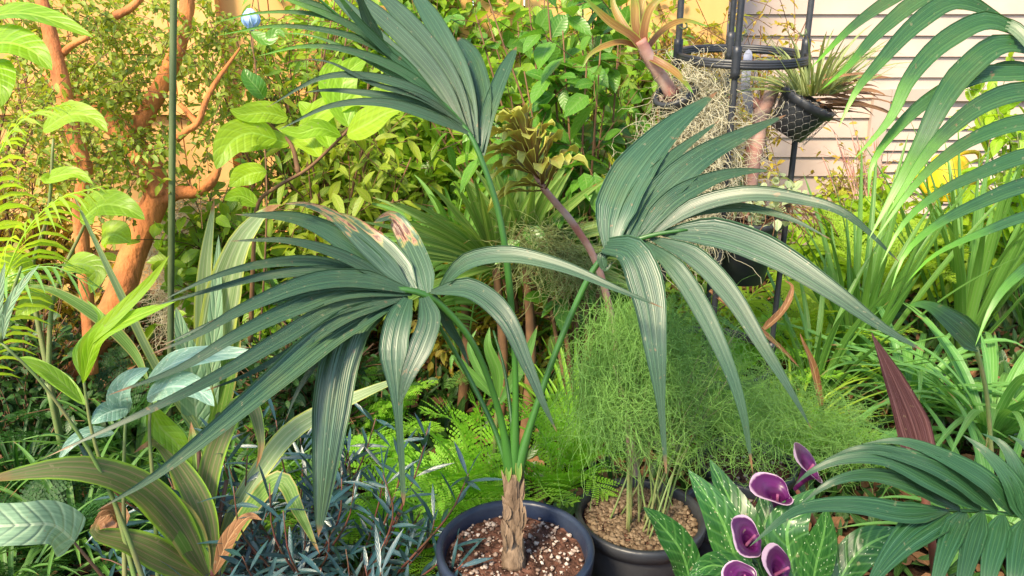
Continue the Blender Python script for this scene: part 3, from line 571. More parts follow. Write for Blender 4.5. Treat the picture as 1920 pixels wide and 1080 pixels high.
# third black pot with nothing but shade, and calla lilies
PC3 = B(1372, 1.50, .22); t3 = thing('black_pot', 'black plastic pot half hidden behind the purple calla lilies', 'pot', (PC3[0], PC3[1], 0))
pot(t3, PC3, .11, .085, .22); soil(t3, PC3-np.array([0, 0, .02]), .104, stones=120)
PC4 = B(1560, 1.30, .12)
t = thing('calla_lily_plant', 'calla lily plant with purple flowers and white flecked leaves between the pots and low palm', 'calla lily', (PC4[0], PC4[1], 0))
pot(t, PC4, .13, .10, .12); soil(t, PC4-np.array([0, 0, .02]), .12, stones=80)
def calla(x, y, d, r, lean, face, hgt=1.0):
    """one funnel flower: spathe wrapped round a spadix, wide lip with a pointed tip"""
    c = P(x, y, d); ax = nrm(np.array(face, float)); rr = r/F*d
    bx = nrm(np.cross(ax, [0.2, 1, .1])); by = np.cross(ax, bx); S, n = 14, 33; mb = MB()
    v = np.linspace(0, 1, S)[:, None]; th = np.linspace(-1.08*math.pi, 1.08*math.pi, n)[None, :]
    rad = rr*(.10+.28*v+.75*v**3)*(1+.28*v**2*np.cos(th*.93)**1)*(1-.20*v*(np.abs(th)/math.pi)**3); h = rr*2.3*hgt*(v-.22*v**4)+rr*.5*v**2*np.cos(th)*1.0
    rad = rad*(1+.05*(th/math.pi))*(1+.07*v**3*np.sin(th*3+x)+.04*v**3*np.sin(th*5+y)); X = c+(bx*(np.cos(th)*rad)[..., None]+by*(np.sin(th)*rad)[..., None])+ax*(h-rr*1.6)[..., None]
    idx = np.arange(S*n).reshape(S, n); A = np.zeros((S, n, 3)); A[..., 0] = v*1.0; A[..., 1] = .3; A[..., 2] = rng.random(); mb.add(X, np.stack([idx[:-1, :-1], idx[:-1, 1:], idx[1:, 1:], idx[1:, :-1]], -1), A)
    f = obj('flower', mb, M['calla'], t)
    obj('spadix', tube(MB(), [c-ax*rr*1.2, c+ax*rr*.3], [rr*.10, rr*.07], 8), M['spadix'], f)
    e = PC4+np.array([lean, 0, 0]); obj('flower_stem', tube(MB(), [e, e*.5+(c-ax*rr*1.6)*.5+[0, 0, .03], c-ax*rr*1.5], [.006, .005, .004], 8), M['redstem'], t)
calla(1458, 935, 1.22, 35, -.02, (-.15, -.15, 1), 1.25)
calla(1412, 1008, 1.15, 34, -.03, (.15, -.5, .9), .8)
calla(1520, 878, 1.30, 36, .02, (.35, -.2, .95), 1.)
calla(1472, 1068, 1.12, 38, -.01, (.35, -.5, .8), .8)
calla(1398, 1082, 1.10, 28, -.03, (-.4, -.4, .85), .9)
for pts, wd in [([(1300,1120,1.25), (1280,1040,1.22), (1240,985,1.2), (1205,950,1.18)], 62), ([(1400,1120,1.25), (1370,1020,1.25), (1345,960,1.25), (1290,880,1.27)], 74), ([(1440,1100,1.28), (1400,1000,1.28), (1370,940,1.3), (1330,860,1.32)], 66),
                ([(1500,1120,1.2), (1480,1040,1.2), (1480,980,1.2), (1530,915,1.22)], 80), ([(1520,1120,1.2), (1530,1060,1.18), (1545,1000,1.16), (1550,950,1.15)], 62), ([(1450,1120,1.3), (1420,1030,1.3), (1440,960,1.32), (1435,900,1.34)], 70),
                ([(1560,1120,1.2), (1590,1060,1.2), (1630,1020,1.2), (1700,990,1.22)], 66), ([(1380,1130,1.2), (1400,1085,1.2), (1340,1060,1.18), (1290,1080,1.16)], 60)]:
    obj('leaf', leafpx(pts, wd, prof=prof_lance, fold=.2, wave=.1, nc=7), M['calla_leaf'], t)
c = B(1400, 1.75, .2); q = thing('black_pot', 'dark nursery pot in shade farthest back behind the calla leaves', 'pot', (c[0], c[1], 0)); pot(q, c, .12, .096, .2); soil(q, c-np.array([0, 0, .02]), .11, stones=60)

# ================================================================== ORANGE BARKED TREE (left)
tb = B(95, 2.35, 0); t = thing('orange_barked_tree', 'orange barked tree with a forking leaning trunk and tiny leaves on the left', 'tree', tb)
mb = MB(); tubepx([(20,1010,2.72), (110,790,2.6), (180,640,2.55), (222,560,2.5), (252,470,2.5), (288,385,2.5), (303,362,2.5)], [56, 40, 31, 28, 26, 24, 23], 20, .018, 70, mb); tk = obj('trunk', mb, M['bark'], t)
for pts, r in [([(303,372,2.5), (290,335,2.5), (265,290,2.52), (235,255,2.54), (195,225,2.56), (140,185,2.6), (90,140,2.62)], [26, 24, 20, 18, 17, 16, 13]),
               ([(235,262,2.54), (262,235,2.5), (290,185,2.48), (318,130,2.46), (340,70,2.45), (350,20,2.44), (352,-30,2.43)], [17, 17, 16, 16, 14, 13, 13]),
               ([(300,375,2.5), (332,362,2.48), (370,358,2.46), (398,338,2.44), (410,312,2.44)], [16, 13, 12, 11, 6]),
               ([(330,262,2.4), (350,245,2.4), (372,228,2.4), (395,170,2.4), (450,90,2.4)], [7, 6, 5, 4, 2]), ([(370,232,2.4), (355,215,2.4), (338,195,2.4)], [6, 5, 4]),
               ([(215,285,2.45), (180,300,2.4), (160,318,2.38)], [6, 5, 5])]:
    obj('branch', tubepx(pts, r, 12, .04), M['bark'], t)
fb = MB(); sb = MB()
for (px, py, d, rx, ry, k) in [(250,60,2.68,90,90,70), (230,150,2.66,90,70,60), (190,190,2.35,60,80,45), (370,90,2.5,60,90,38), (220,290,2.3,70,60,40), (290,260,2.62,40,40,12), (60,230,2.5,70,100,50), (450,180,2.7,70,90,30), (160,330,2.6,80,60,30), (360,290,2.4,50,30,14), (110,100,2.5,60,90,30), (420,60,2.6,50,60,20), (150,20,2.4,120,50,40)]:
    c = P(px, py, d); o0 = c+rdir(k)*(rng.random((k, 1))**.5)*np.array([rx, 260, ry])/F*d; dr = rdir(k, -.1); ll = .09+.12*rng.random(k); s = np.linspace(0, 1, 6)[None, :, None]
    tw = o0[:, None]+dr[:, None]*ll[:, None, None]*s-np.array([0, 0, 1])*.3*ll[:, None, None]*s**2; threads(sb, tw, .0012)
    m = 16; a = rng.random((k, m)); ps = o0[:, None]+dr[:, None]*(ll[:, None]*a)[..., None]-np.array([0, 0, 1])*(.3*ll[:, None]*a**2)[..., None]
    ps = ps.reshape(-1, 3)+rng.normal(size=(k*m, 3))*.008; scatter(fb, ps, rdir(k*m), .017+.012*rng.random(k*m), .010+.006*rng.random(k*m))
obj('stem', sb, M['twig'], t); obj('foliage', fb, M['smallleaf'], t)
tb = B(60, 2.2, 0); t = thing('slender_red_tree', 'slender curving red orange trunk left of the forked tree', 'tree', tb)
obj('trunk', tubepx([(172,700,2.35), (160,520,2.3), (150,400,2.25), (158,340,2.22), (158,310,2.2), (135,240,2.18), (112,140,2.16), (88,40,2.15), (70,-30,2.15)], [12, 12, 13, 13, 13, 14, 15, 13, 11], 12, .03, 50), M['bark'], t)
for pts, r in [([(113,105,2.17), (135,85,2.15), (165,70,2.13)], [7, 6, 5]), ([(215,30,2.2), (245,15,2.2), (270,-10,2.2)], [8, 7, 6]), ([(112,120,2.16), (60,80,2.2), (-20,60,2.2)], [6, 5, 4])]:
    obj('branch', tubepx(pts, r, 10, .03), M['bark'], t)
k = thing('garden_stake', 'straight green bamboo stake standing in front of the forked trunk', 'stake', B(318, 2.15, 0))
obj('cane', tube(MB(), [B(318, 2.15, 0), B(322, 2.15, .8), B(327, 2.15, 1.6)], [.0095, .0095, .009], 12, 60, bumps=.02), M['stake'], k)

# ================================================================== BROAD LEAVES, left and centre
def broad(name, label, base, stems, leaves, mat, stem='greenstem', cat='shrub', sw=4, prof=prof_ovate, fold=.22, wave=.08):
    t = thing(name, label, cat, base)
    for pts in stems:
        mb = tubepx(pts, list(np.linspace(sw*1.3, sw*.6, len(pts))), 8); q = P(*pts[0])
        if pts[0][1] > 640 and q[2] > .03: tube(mb, [q*[1, 1, 0], q+[0, 0, .004]], [sw*1.3/F*pts[0][2]]*2, 8)
        obj('stem', mb, M[stem], t)
    for lf in leaves:
        kw = dict(lf[2]) if len(lf) > 2 else {}; m = kw.pop('mat', mat)
        obj('leaf', leafpx(lf[0], lf[1], prof=kw.pop('prof', prof), fold=kw.pop('fold', fold), wave=kw.pop('wave', wave), nc=9, **kw), M[m], t)
    return t
broad('broad_leaf_shrub', 'shrub of big yellow green leaves on a thin brown stem above the left frond', B(500, 2.0, 0),
 [[(470,640,2.1), (475,480,2.0), (483,385,1.95), (520,350,1.9), (575,318,1.86), (622,275,1.82), (655,240,1.8), (680,200,1.8)], [(560,325,1.88), (545,270,1.88), (500,230,1.86)]],
 [([(650,252,1.8), (690,232,1.76), (725,212,1.73), (757,205,1.7)], 62), ([(520,262,1.85), (470,250,1.8), (430,270,1.76), (405,318,1.74)], 66), ([(540,222,1.88), (500,212,1.84), (455,215,1.8), (430,205,1.78)], 48),
  ([(560,262,1.86), (600,215,1.84), (660,190,1.8), (690,200,1.78)], 50), ([(655,240,1.8), (640,190,1.8), (650,140,1.8), (690,105,1.82)], 56), ([(660,235,1.8), (710,180,1.82), (760,165,1.84)], 40),
  ([(600,295,1.86), (570,262,1.9), (520,240,1.92)], 44), ([(500,320,1.9), (460,330,1.88), (430,350,1.86)], 46), ([(483,385,1.95), (450,368,1.93), (420,375,1.9)], 36), ([(620,280,1.82), (600,230,1.86), (560,190,1.9)], 50),
  ([(545,270,1.88), (500,262,1.85), (450,285,1.83)], 40), ([(655,240,1.8), (620,150,1.84), (640,110,1.9)], 50), ([(640,255,1.8), (600,240,1.76), (560,250,1.74), (520,240,1.72)], 34)], 'yellowgreen', 'twig')
broad('overhanging_leaf_branch', 'branch with big yellow green leaves hanging in at the upper left corner', B(-320, 1.5, 0),
 [[(-320,1300,1.6), (-260,600,1.6), (-140,120,1.5), (-60,60,1.45), (0,40,1.42)], [(-60,60,1.45), (-20,110,1.42), (-5,180,1.42)]],
 [([(-60,40,1.45), (30,25,1.4), (100,38,1.38), (175,70,1.38)], 56, {'nvec':(-.1,-.5,.8)}), ([(-40,90,1.42), (10,80,1.4), (60,95,1.38), (98,132,1.38)], 72), ([(-20,110,1.42), (-8,130,1.4), (0,165,1.38), (2,200,1.38)], 60)], 'yellowgreen', 'twig')
broad('yellow_leaf_plant', 'plant with round yellow green leaves in front of the orange trunk', B(60, 1.9, 0),
 [[(90,720,2.05), (100,560,2.0), (150,440,1.95), (170,400,1.9)], [(90,700,2.05), (60,520,2.0), (90,400,1.9), (100,260,1.85)]],
 [([(80,245,1.85), (130,215,1.8), (175,222,1.78), (202,248,1.77)], 50), ([(150,415,1.9), (190,385,1.86), (235,390,1.84), (272,412,1.84)], 62), ([(120,330,1.9), (90,335,1.86), (140,325,1.84), (175,345,1.83)], 30),
  ([(120,500,1.95), (150,495,1.92), (180,510,1.9), (170,550,1.9)], 50, {'mat':'midgreen'}), ([(60,520,1.95), (30,500,1.9), (0,520,1.88), (-30,560,1.88)], 60, {'mat':'midgreen'}), ([(190,450,1.98), (215,440,1.96), (245,455,1.95)], 60), ([(100,560,2.0), (60,570,1.95), (30,600,1.92)], 40, {'mat':'midgreen'})], 'yellowgreen')
t = thing('palm_seedling', 'young palm with two yellow green feathery fronds at the left edge', 'palm', B(-60, 1.6, 0))
def pfr(t, pts, n, pl, pw, mat, **kw): return obj('frond', frond(MB(), [P(*p) for p in pts], n, pl, pw, **kw), M[mat], t)
pfr(t, [(-80,900,1.8), (-60,600,1.7), (-30,380,1.62), (10,265,1.6), (60,215,1.62), (130,195,1.66)], 30, .22, .011, 'cycad_yellow', start=.3, droop=.55, ang=70)
pfr(t, [(-60,900,1.8), (-20,640,1.66), (30,470,1.58), (100,380,1.56), (190,350,1.58)], 30, .2, .011, 'cycad_yellow', start=.3, droop=.7, ang=66)
pfr(t, [(-80,850,1.8), (-90,620,1.5), (-20,540,1.42), (90,500,1.4), (180,540,1.42)], 26, .15, .009, 'cycad', start=.3, droop=.6, ang=66)

# cordylines and strap leaves at left
t = thing('striped_cordyline', 'cordyline with wide yellow and green striped upright leaves beside the orange trunk', 'cordyline', B(400, 1.9, 0))
obj('stem', tube(MB(), [B(400, 1.9, 0), B(402, 1.9, .35)], .016, 8), M['twig'], t)
for pts, wd, m in [([(385,800,1.95), (382,640,1.9), (385,500,1.85), (402,372,1.82)], 34, 'cream_strap'), ([(395,800,1.95), (405,640,1.88), (440,480,1.8), (490,405,1.78), (528,383,1.76)], 66, 'cream_strap'), ([(390,800,1.95), (400,660,1.86), (405,560,1.82), (410,440,1.8)], 30, 'silver'),
                   ([(370,800,1.9), (360,700,1.8), (345,640,1.75), (330,575,1.72)], 50, 'silver'), ([(400,820,1.95), (425,700,1.9), (435,600,1.88), (420,520,1.86)], 40, 'cordy'), ([(380,820,1.9), (300,700,1.8), (230,560,1.72), (130,350,1.66)], 16, 'cream_strap')]:
    obj('leaf', leafpx(pts, wd, prof=prof_strap, fold=.25, nc=9), M[m], t)
t = thing('curling_cordyline', 'cordyline whose long striped leaves curl over at the lower left corner', 'cordyline', B(400, 1.5, 0))
obj('stem', tubepx([(400,1350,1.55), (400,1180,1.5), (400,1110,1.47), (395,1060,1.45)], [13, 12, 11, 9], 8), M['redstem'], t)
for pts, wd, m in [([(395,1090,1.45), (330,985,1.38), (250,910,1.3), (130,880,1.22), (-60,905,1.15)], 66, 'cordy_pink'), ([(390,1090,1.45), (350,1000,1.4), (300,940,1.36), (230,905,1.32)], 60, 'cordy'), ([(400,1090,1.45), (330,1060,1.4), (250,1020,1.34), (180,1000,1.3), (190,965,1.3)], 58, 'cordy_pink'),
                   ([(405,1080,1.45), (380,960,1.42), (330,870,1.4), (290,830,1.38), (250,850,1.36)], 46, 'cordy_pink'), ([(398,1080,1.45), (385,960,1.45), (400,860,1.45), (440,770,1.44), (470,755,1.42), (490,830,1.4), (480,880,1.4)], 42, 'cordy_pink'),
                   ([(410,1080,1.48), (430,980,1.5), (490,880,1.52), (560,800,1.52), (690,735,1.52), (780,700,1.54)], 38, 'cream_strap'), ([(415,1080,1.46), (440,1000,1.46), (520,900,1.46), (560,960,1.44), (600,1040,1.42)], 34, 'cordy'), ([(400,1090,1.45), (370,980,1.46), (340,900,1.47), (300,820,1.48)], 40, 'cordy'),
                   ([(400,1080,1.45), (430,1010,1.42), (465,970,1.4), (492,975,1.38)], 30, 'dead'), ([(395,1080,1.45), (372,960,1.5), (365,860,1.52), (358,790,1.54)], 40, 'cordy')]:
    obj('leaf', leafpx(pts, wd, prof=prof_lance, fold=.3, nc=9, wave=.12), M[m], t)
for x1, y1 in ((385, 900), (400, 880), (360, 880), (425, 900), (372, 840)):
    obj('leaf_stalk', tubepx([(398,1090,1.46), ((x1+398)/2-4,(y1+1090)/2,1.46), (x1,y1,1.48)], [6, 5, 4], 6), M['redstem'], t)
broad('silver_leaf_plant', 'plant with pale silvery flecked leaves below the long left leaflets', B(330, 1.5, 0), [[(300,1150,1.4), (290,950,1.38), (280,800,1.36), (290,720,1.34)], [(235,1150,1.35), (232,900,1.34), (236,770,1.33)]],
 [([(275,745,1.34), (320,725,1.3), (370,732,1.27), (402,762,1.25)], 60, {'mat':'begonia'}), ([(235,780,1.33), (225,750,1.3), (240,715,1.28), (280,690,1.27)], 46, {'mat':'begonia'}), ([(275,715,1.34), (330,680,1.3), (400,665,1.28), (482,660,1.27)], 44, {'mat':'begonia'}),
  ([(240,765,1.32), (215,770,1.3), (190,780,1.28), (172,795,1.27)], 44, {'mat':'begonia'}), ([(215,812,1.32), (170,812,1.29), (135,830,1.27), (110,862,1.26)], 26, {'mat':'begonia'}), ([(280,760,1.36), (300,800,1.38), (330,830,1.4), (360,870,1.42)], 46), ([(160,760,1.36), (120,720,1.38), (60,680,1.4), (30,672,1.42)], 30)], 'midgreen', 'greenstem', 'plant')
broad('grey_leaf_plant', 'wide grey green wrinkled leaf on a thin stalk at the bottom left', B(220, 1.35, 0), [[(260,1160,1.3), (200,1090,1.22), (140,1018,1.18)]], [([(140,1016,1.18), (100,985,1.14), (40,985,1.1), (-60,990,1.07)], 84, {'mat':'silver','wave':.1,'prof':prof_oblong})], 'silver', 'twig', 'plant')
broad('tall_thin_stem_plant', 'tall plant with long bare stems and narrow curved leaves at lower left', B(290, 1.4, 0),
 [[(290,1150,1.35), (230,980,1.3), (170,850,1.24), (80,720,1.18), (0,640,1.14)], [(270,1150,1.35), (220,960,1.32), (175,820,1.28), (155,700,1.25)], [(0,640,1.14), (20,560,1.13), (40,500,1.12)]],
 [([(155,720,1.25), (160,650,1.22), (210,600,1.18), (280,530,1.15), (318,478,1.12)], 30), ([(155,720,1.25), (180,640,1.2), (240,600,1.17), (330,565,1.14)], 36, {'mat':'yellowgreen'}), ([(155,755,1.26), (120,720,1.24), (80,690,1.22), (30,670,1.2)], 26), ([(160,720,1.25), (145,660,1.3), (190,600,1.33), (160,560,1.35)], 16),
  ([(5,640,1.14), (15,580,1.12), (45,530,1.1), (75,495,1.09)], 18, {'mat':'silver'}), ([(0,640,1.14), (-5,590,1.12), (0,540,1.1), (10,490,1.09)], 18, {'mat':'silver'}), ([(280,720,1.5), (250,660,1.5), (190,600,1.48), (100,545,1.46), (30,535,1.45)], 24, {'mat':'cordy'})], 'midgreen', 'greenstem', 'plant', 4, prof_lance)
t = thing('dracaena_sapling', 'small plant of four stiff pointed leaves behind the petioles of the central palm', 'seedling', B(930, 1.75, 0))
obj('stem', tubepx([(925,900,1.9), (930,800,1.86), (935,745,1.84)], [5, 4, 4], 8), M['greenstem'], t)
for pts, wd in [([(935,750,1.84), (932,700,1.82), (915,650,1.8), (918,612,1.8)], 34), ([(935,760,1.84), (965,710,1.82), (990,660,1.8), (1008,610,1.79)], 34), ([(935,750,1.84), (900,700,1.84), (880,650,1.84), (895,615,1.85)], 20), ([(930,750,1.84), (880,700,1.82), (850,670,1.8), (845,700,1.8)], 26)]:
    obj('leaf', leafpx(pts, wd*.7, prof=prof_lance, fold=.3, nc=7), M['sword'], t)

# blue needle podocarpus
def podo(label, px, Y, z0, hgt, seeds, nb):
    base = B(px, Y, 0); t = thing('podocarpus_shrub', label, 'shrub', base, 'blue needle leaved shrubs'); sb, fb = MB(), MB()
    for i in range(nb):
        a = rng.uniform(0, 6.28); q = np.array([math.cos(a), math.sin(a)*.8-.25, 0]); E = base+q*rng.uniform(.12, .34)+[0, 0, hgt*rng.uniform(.45, 1)]; md = base*.4+E*.6+q*.06+[0, 0, .05]
        p = spline([base+[0, 0, z0], md, E], 14); tube(sb, p, [.004, .003, .0012], 5, 14)
        n = 19; j = rng.uniform(4, 13, n); k0 = j.astype(int).clip(0, 12); pos = p[k0]*(1-(j-k0))[:, None]+p[k0+1]*(j-k0)[:, None]; T = nrm(np.gradient(p, axis=0))[k0]
        dr = nrm(T*.7+rdir(n)*.9); scatter(fb, pos, dr, rng.uniform(.055, .105, n), np.full(n, .0092), prof_lance, S=5, droop=.15)
    obj('stem', sb, M['redstem'], t); obj('foliage', fb, M['podo'], t)
podo('blue green needle leaved shrub left of the central pot', 640, 1.36, .0, .50, 1, 36)
podo('blue green needle leaved shrub below the drooping left leaflets', 545, 1.45, .0, .52, 2, 24)
podo('small blue green needle leaved shrub at the bottom edge beside the curled cordyline', 430, 1.35, .0, .25, 2, 16)

# ================================================================== FERNS
def hand_fern(label, base, fr, mat, pl, pw, n=20, sub=10, ang=60, droop=.15, group=None, start=.12):
    t = thing('fern', label, 'fern', base, group)
    for pts in fr: pfr(t, pts, n, pl, pw, mat, start=start, sub=sub, ang=ang, droop=droop)
    return t
hand_fern('bright green lacy fern directly behind the central pot', B(880, 1.75, 0), [[(885,960,1.9), (850,860,1.8), (800,810,1.72), (745,800,1.68)], [(885,960,1.9), (880,860,1.85), (850,790,1.8), (790,770,1.76)], [(890,960,1.9), (840,900,1.78), (800,900,1.68), (750,930,1.62)], [(885,960,1.9), (900,850,1.9), (900,780,1.88), (880,745,1.86)],
   [(890,960,1.9), (860,910,1.8), (850,890,1.7), (800,960,1.62)], [(890,960,1.9), (940,860,1.88), (960,800,1.85), (1010,770,1.82)], [(890,960,1.9), (900,930,1.8), (870,900,1.7), (905,890,1.6)], [(885,970,1.9), (810,900,1.85), (760,850,1.8), (720,840,1.8)]], 'fern', .115, .0105, group='bright green ferns')
hand_fern('bright green lacy fern between the two gravel topped pots', B(1040, 1.85, 0), [[(1040,940,1.95), (1030,850,1.9), (1000,790,1.85), (950,760,1.82)], [(1040,940,1.95), (1060,840,1.9), (1080,780,1.88), (1130,760,1.86)], [(1040,940,1.95), (1050,860,1.95), (1050,790,1.95), (1040,740,1.95)], [(1040,940,1.95), (1090,880,1.85), (1130,850,1.78), (1170,860,1.72)],
   [(1040,940,1.95), (1010,900,1.8), (1030,930,1.66), (1075,945,1.6)], [(1040,940,1.95), (1000,880,1.85), (960,850,1.8), (930,860,1.75)], [(1040,940,1.95), (1080,900,1.8), (1100,890,1.75), (1140,930,1.7)]], 'fern', .11, .0105, group='bright green ferns')
fernplant('fern', 'mid green fern in shade behind the drooping leaflets of the left frond', B(660, 2.0, 0), 16, .5, .08, .013, 'fern', (35, 75), (-30, 20), group='shade ferns')
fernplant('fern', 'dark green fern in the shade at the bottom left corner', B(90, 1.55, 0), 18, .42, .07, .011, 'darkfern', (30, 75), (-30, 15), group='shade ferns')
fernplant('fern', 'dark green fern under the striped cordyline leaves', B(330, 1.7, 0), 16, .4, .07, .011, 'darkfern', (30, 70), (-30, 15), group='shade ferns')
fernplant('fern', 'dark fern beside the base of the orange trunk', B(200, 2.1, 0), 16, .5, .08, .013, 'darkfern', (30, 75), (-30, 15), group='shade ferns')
fernplant('fern', 'yellow green fern below the hanging black pot of the tower', B(1500, 2.7, 0), 20, .6, .09, .014, 'cycad_yellow', (35, 80), (-30, 20), group='back ferns')
fernplant('fern', 'yellow green fern behind the upright sword leaves at right', B(1640, 3.0, .25), 18, .6, .09, .014, 'cycad_yellow', (40, 80), (-30, 20), group='back ferns')
fernplant('fern', 'mid green fern behind the wispy stems in the centre right', B(1330, 2.4, 0), 20, .55, .085, .014, 'fern', (35, 80), (-30, 15), group='back ferns')
fernplant('fern', 'olive fern low behind the stem of the central palm', B(960, 2.6, 0), 18, .55, .085, .014, 'cycad', (35, 80), (-30, 20), group='back ferns')
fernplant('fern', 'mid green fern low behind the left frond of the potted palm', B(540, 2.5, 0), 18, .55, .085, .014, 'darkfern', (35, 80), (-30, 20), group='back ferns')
# feathery cycad behind the centre
t = thing('cycad', 'cycad with pale fine toothed arching fronds behind the curled croton head', 'cycad', B(1150, 2.8, 0))
for i, pts in enumerate([[(1120,620,3.1), (1120,400,3.0), (1150,240,2.9), (1180,150,2.85)], [(1120,620,3.1), (1150,420,3.0), (1220,300,2.9), (1290,240,2.8)], [(1120,620,3.1), (1080,430,2.9), (1050,320,2.8), (1020,240,2.8)], [(1120,620,3.1), (1190,440,2.9), (1260,380,2.8), (1330,400,2.7)], [(1120,620,3.1), (1060,420,2.9), (980,330,2.8), (900,330,2.7)], [(1120,620,3.1), (1100,420,2.95), (1090,300,2.85), (1060,190,2.8)]]):
    pfr(t, pts, 60, .2, .008, 'cycad', start=.25, droop=.2, ang=68)
t = thing('feather_palm', 'palm with wide blue green pinnae hanging behind the tall centre petiole', 'palm', B(850, 2.5, 0))
for pts in [[(870,700,2.7), (850,500,2.6), (880,330,2.5), (960,250,2.45)], [(870,700,2.7), (900,520,2.5), (960,420,2.4), (1030,400,2.3)], [(870,700,2.7), (820,540,2.5), (790,450,2.4), (800,400,2.3)]]:
    pfr(t, pts, 26, .22, .018, 'cycad', start=.25, droop=.35, ang=66, S=6)
# fan palm
def radial(name, label, cat, c, n, L, W, mat, ang=(0, 360), tilt=(0, -.5, .6), S=10, droop=.15, trunk=None, group=None):
    t = thing(name, label, cat, (c[0], c[1], 0) if trunk is None else trunk, group)
    obj('stem', tube(MB(), [np.array(t.location), (np.array(t.location)+c)/2+[.02, .03, 0], c], [.02, .016, .012], 8, 20), M['twig'], t)
    for i in range(n):
        a = R(1)*(ang[0]+(ang[1]-ang[0])*(i+.5*rng.random())/n); dr = nrm(np.array([math.cos(a), -.25+.9*rng.normal()*.4, math.sin(a)])); LL = L*rng.uniform(.75, 1)
        v = np.linspace(0, 1, S)[:, None]; pt = c+dr*LL*v-np.array([0, 0, 1])*droop*LL*v**2.2
        obj('leaf', grid(MB(), pt[None], (W*prof_lance(np.linspace(0, 1, S)*.9+.08))[None], nrm(np.array([[.1*rng.normal(), -.8, .5]])), fold=.45, nc=5), M[mat], t)
    return t
radial('spiky_yucca', 'spiky yucca with stiff dark leaves fanning up left behind the centre petiole', 'yucca', P(930, 500, 2.25), 34, .48, .022, 'fan', (60, 190), group='spiky plants behind the centre')
radial('spiky_yucca', 'spiky yucca with stiff leaves fanning up right under the curled croton head', 'yucca', P(985, 470, 2.2), 34, .42, .024, 'fan', (-10, 130), group='spiky plants behind the centre')
radial('spiky_yucca', 'spiky yucca with drooping leaves low behind the central palm stems', 'yucca', P(860, 480, 2.5), 26, .45, .02, 'cycad', (0, 200), group='spiky plants behind the centre', droop=.3)

# curled croton / cordyline head on a bare cane
t = thing('curled_leaf_cordyline', 'bare tan cane topped by a rosette of curled maroon and yellow leaves', 'cordyline', B(1160, 1.75, 0))
obj('cane', tubepx([(1190,900,1.9), (1150,620,1.85), (1120,498,1.8), (1075,420,1.75), (1018,350,1.7), (990,290,1.68)], [9, 8, 7.5, 7, 7, 6], 10, .05, 60), M['frangi'], t)
for i in range(50):
    f = (i+.5)/50; c0 = spline([P(1022,358,1.7), P(1000,310,1.68), (P(985,262,1.68))], 20)[int(f*19)]
    a = i*2.4; el = R(rng.uniform(-5, 30)+f*62); axis = nrm(P(985,262,1.68)-P(1022,358,1.7)); sx_ = nrm(np.cross(axis, [0, 1, 0])); sy_ = np.cross(axis, sx_)
    d0 = nrm((sx_*math.cos(a)+sy_*math.sin(a))*math.cos(el)+axis*math.sin(el)); L = .145*rng.uniform(.8, 1.1)*(1-.25*f); v = np.linspace(0, 1, 12)[:, None]
    curl = nrm(d0-axis*.2); pt = c0+d0*L*v+axis*(.30*L*v**2*(1-.5*v))+curl*0; pt = pt-np.array([0, 0, 1])*(.35*L*np.clip(v-.45, 0, 1)**2*4)
    wv = np.interp(v[:, 0], [0, .3, .75, .95, 1], [.2, .4, 1, .8, .1])*.036
    obj('leaf', grid(MB(), pt[None], wv[None], nrm(np.array([axis*.9-d0*.2+[0, 0, .3]])), fold=.5, nc=7, wave=.25), M['rosette'], t)

# ================================================================== BLACK POLE TOWER with its hanging pots
SY = 2.15; sc0 = B(1390, SY, 1.222); RR = .175
t = thing('plant_tower', 'tall black pole plant tower with a hoop behind the right frond', 'plant stand', (sc0[0], SY, 0))
for hz in (1.222, .33):
    mb = MB(); a = np.linspace(0, 2*math.pi, 49); hp = np.stack([sc0[0]+RR*np.cos(a), SY+RR*np.sin(a), .020*np.sin(a)+hz], -1)
    for rr, hh in ((0, 0), (0, .006), (0, -.006)): tube(mb, hp+[0, 0, hh], .0065, 8, 97)
    obj('hoop', mb, M['potblack'], t)
for a in (180, 250, 0, 85):
    x, y = sc0[0]+RR*math.cos(R(a)), SY+RR*math.sin(R(a))
    p = obj('pole', tube(MB(), [(x, y, 0), (x, y, 2.2)], .0085, 12, 60, bumps=.01), M['potblack'], t)
    for hz in (1.222+.02*math.sin(R(a)), .33):
        obj('joint', tube(MB(), [(x, y, hz-.035), (x, y, hz+.045)], .0125, 12), M['potblack'], p)
tp = P(1400, 95, 2.05); mb = MB(); leafpx([(1404, 92, 2.06), (1400, 130, 2.04), (1398, 165, 2.05), (1408, 215, 2.08)], 16, prof=prof_oblong, nc=3, mb=mb)
obj('webbing_strap', mb, M['strap'], t)
mb = MB()
for (x0, y0, x1, y1) in ((1420,110,1395,260), (1415,112,1440,300), (1440,110,1425,290), (1480,110,1400,250)): tubepx([(x0,y0,2.1), (x1,y1,2.12)], 1.0, 5, mb=mb)
obj('tie_wires', mb, M['wire'], t)
for x, y in ((1385,75), (1281,50), (1392,62), (1505,62), (1352,270)):
    obj('green_tie', tubepx([(x-7,y,1.98), (x,y+4,1.965), (x+7,y,1.98), (x+5,y-8,1.98)], 1.8, 5), M['stake'], t)

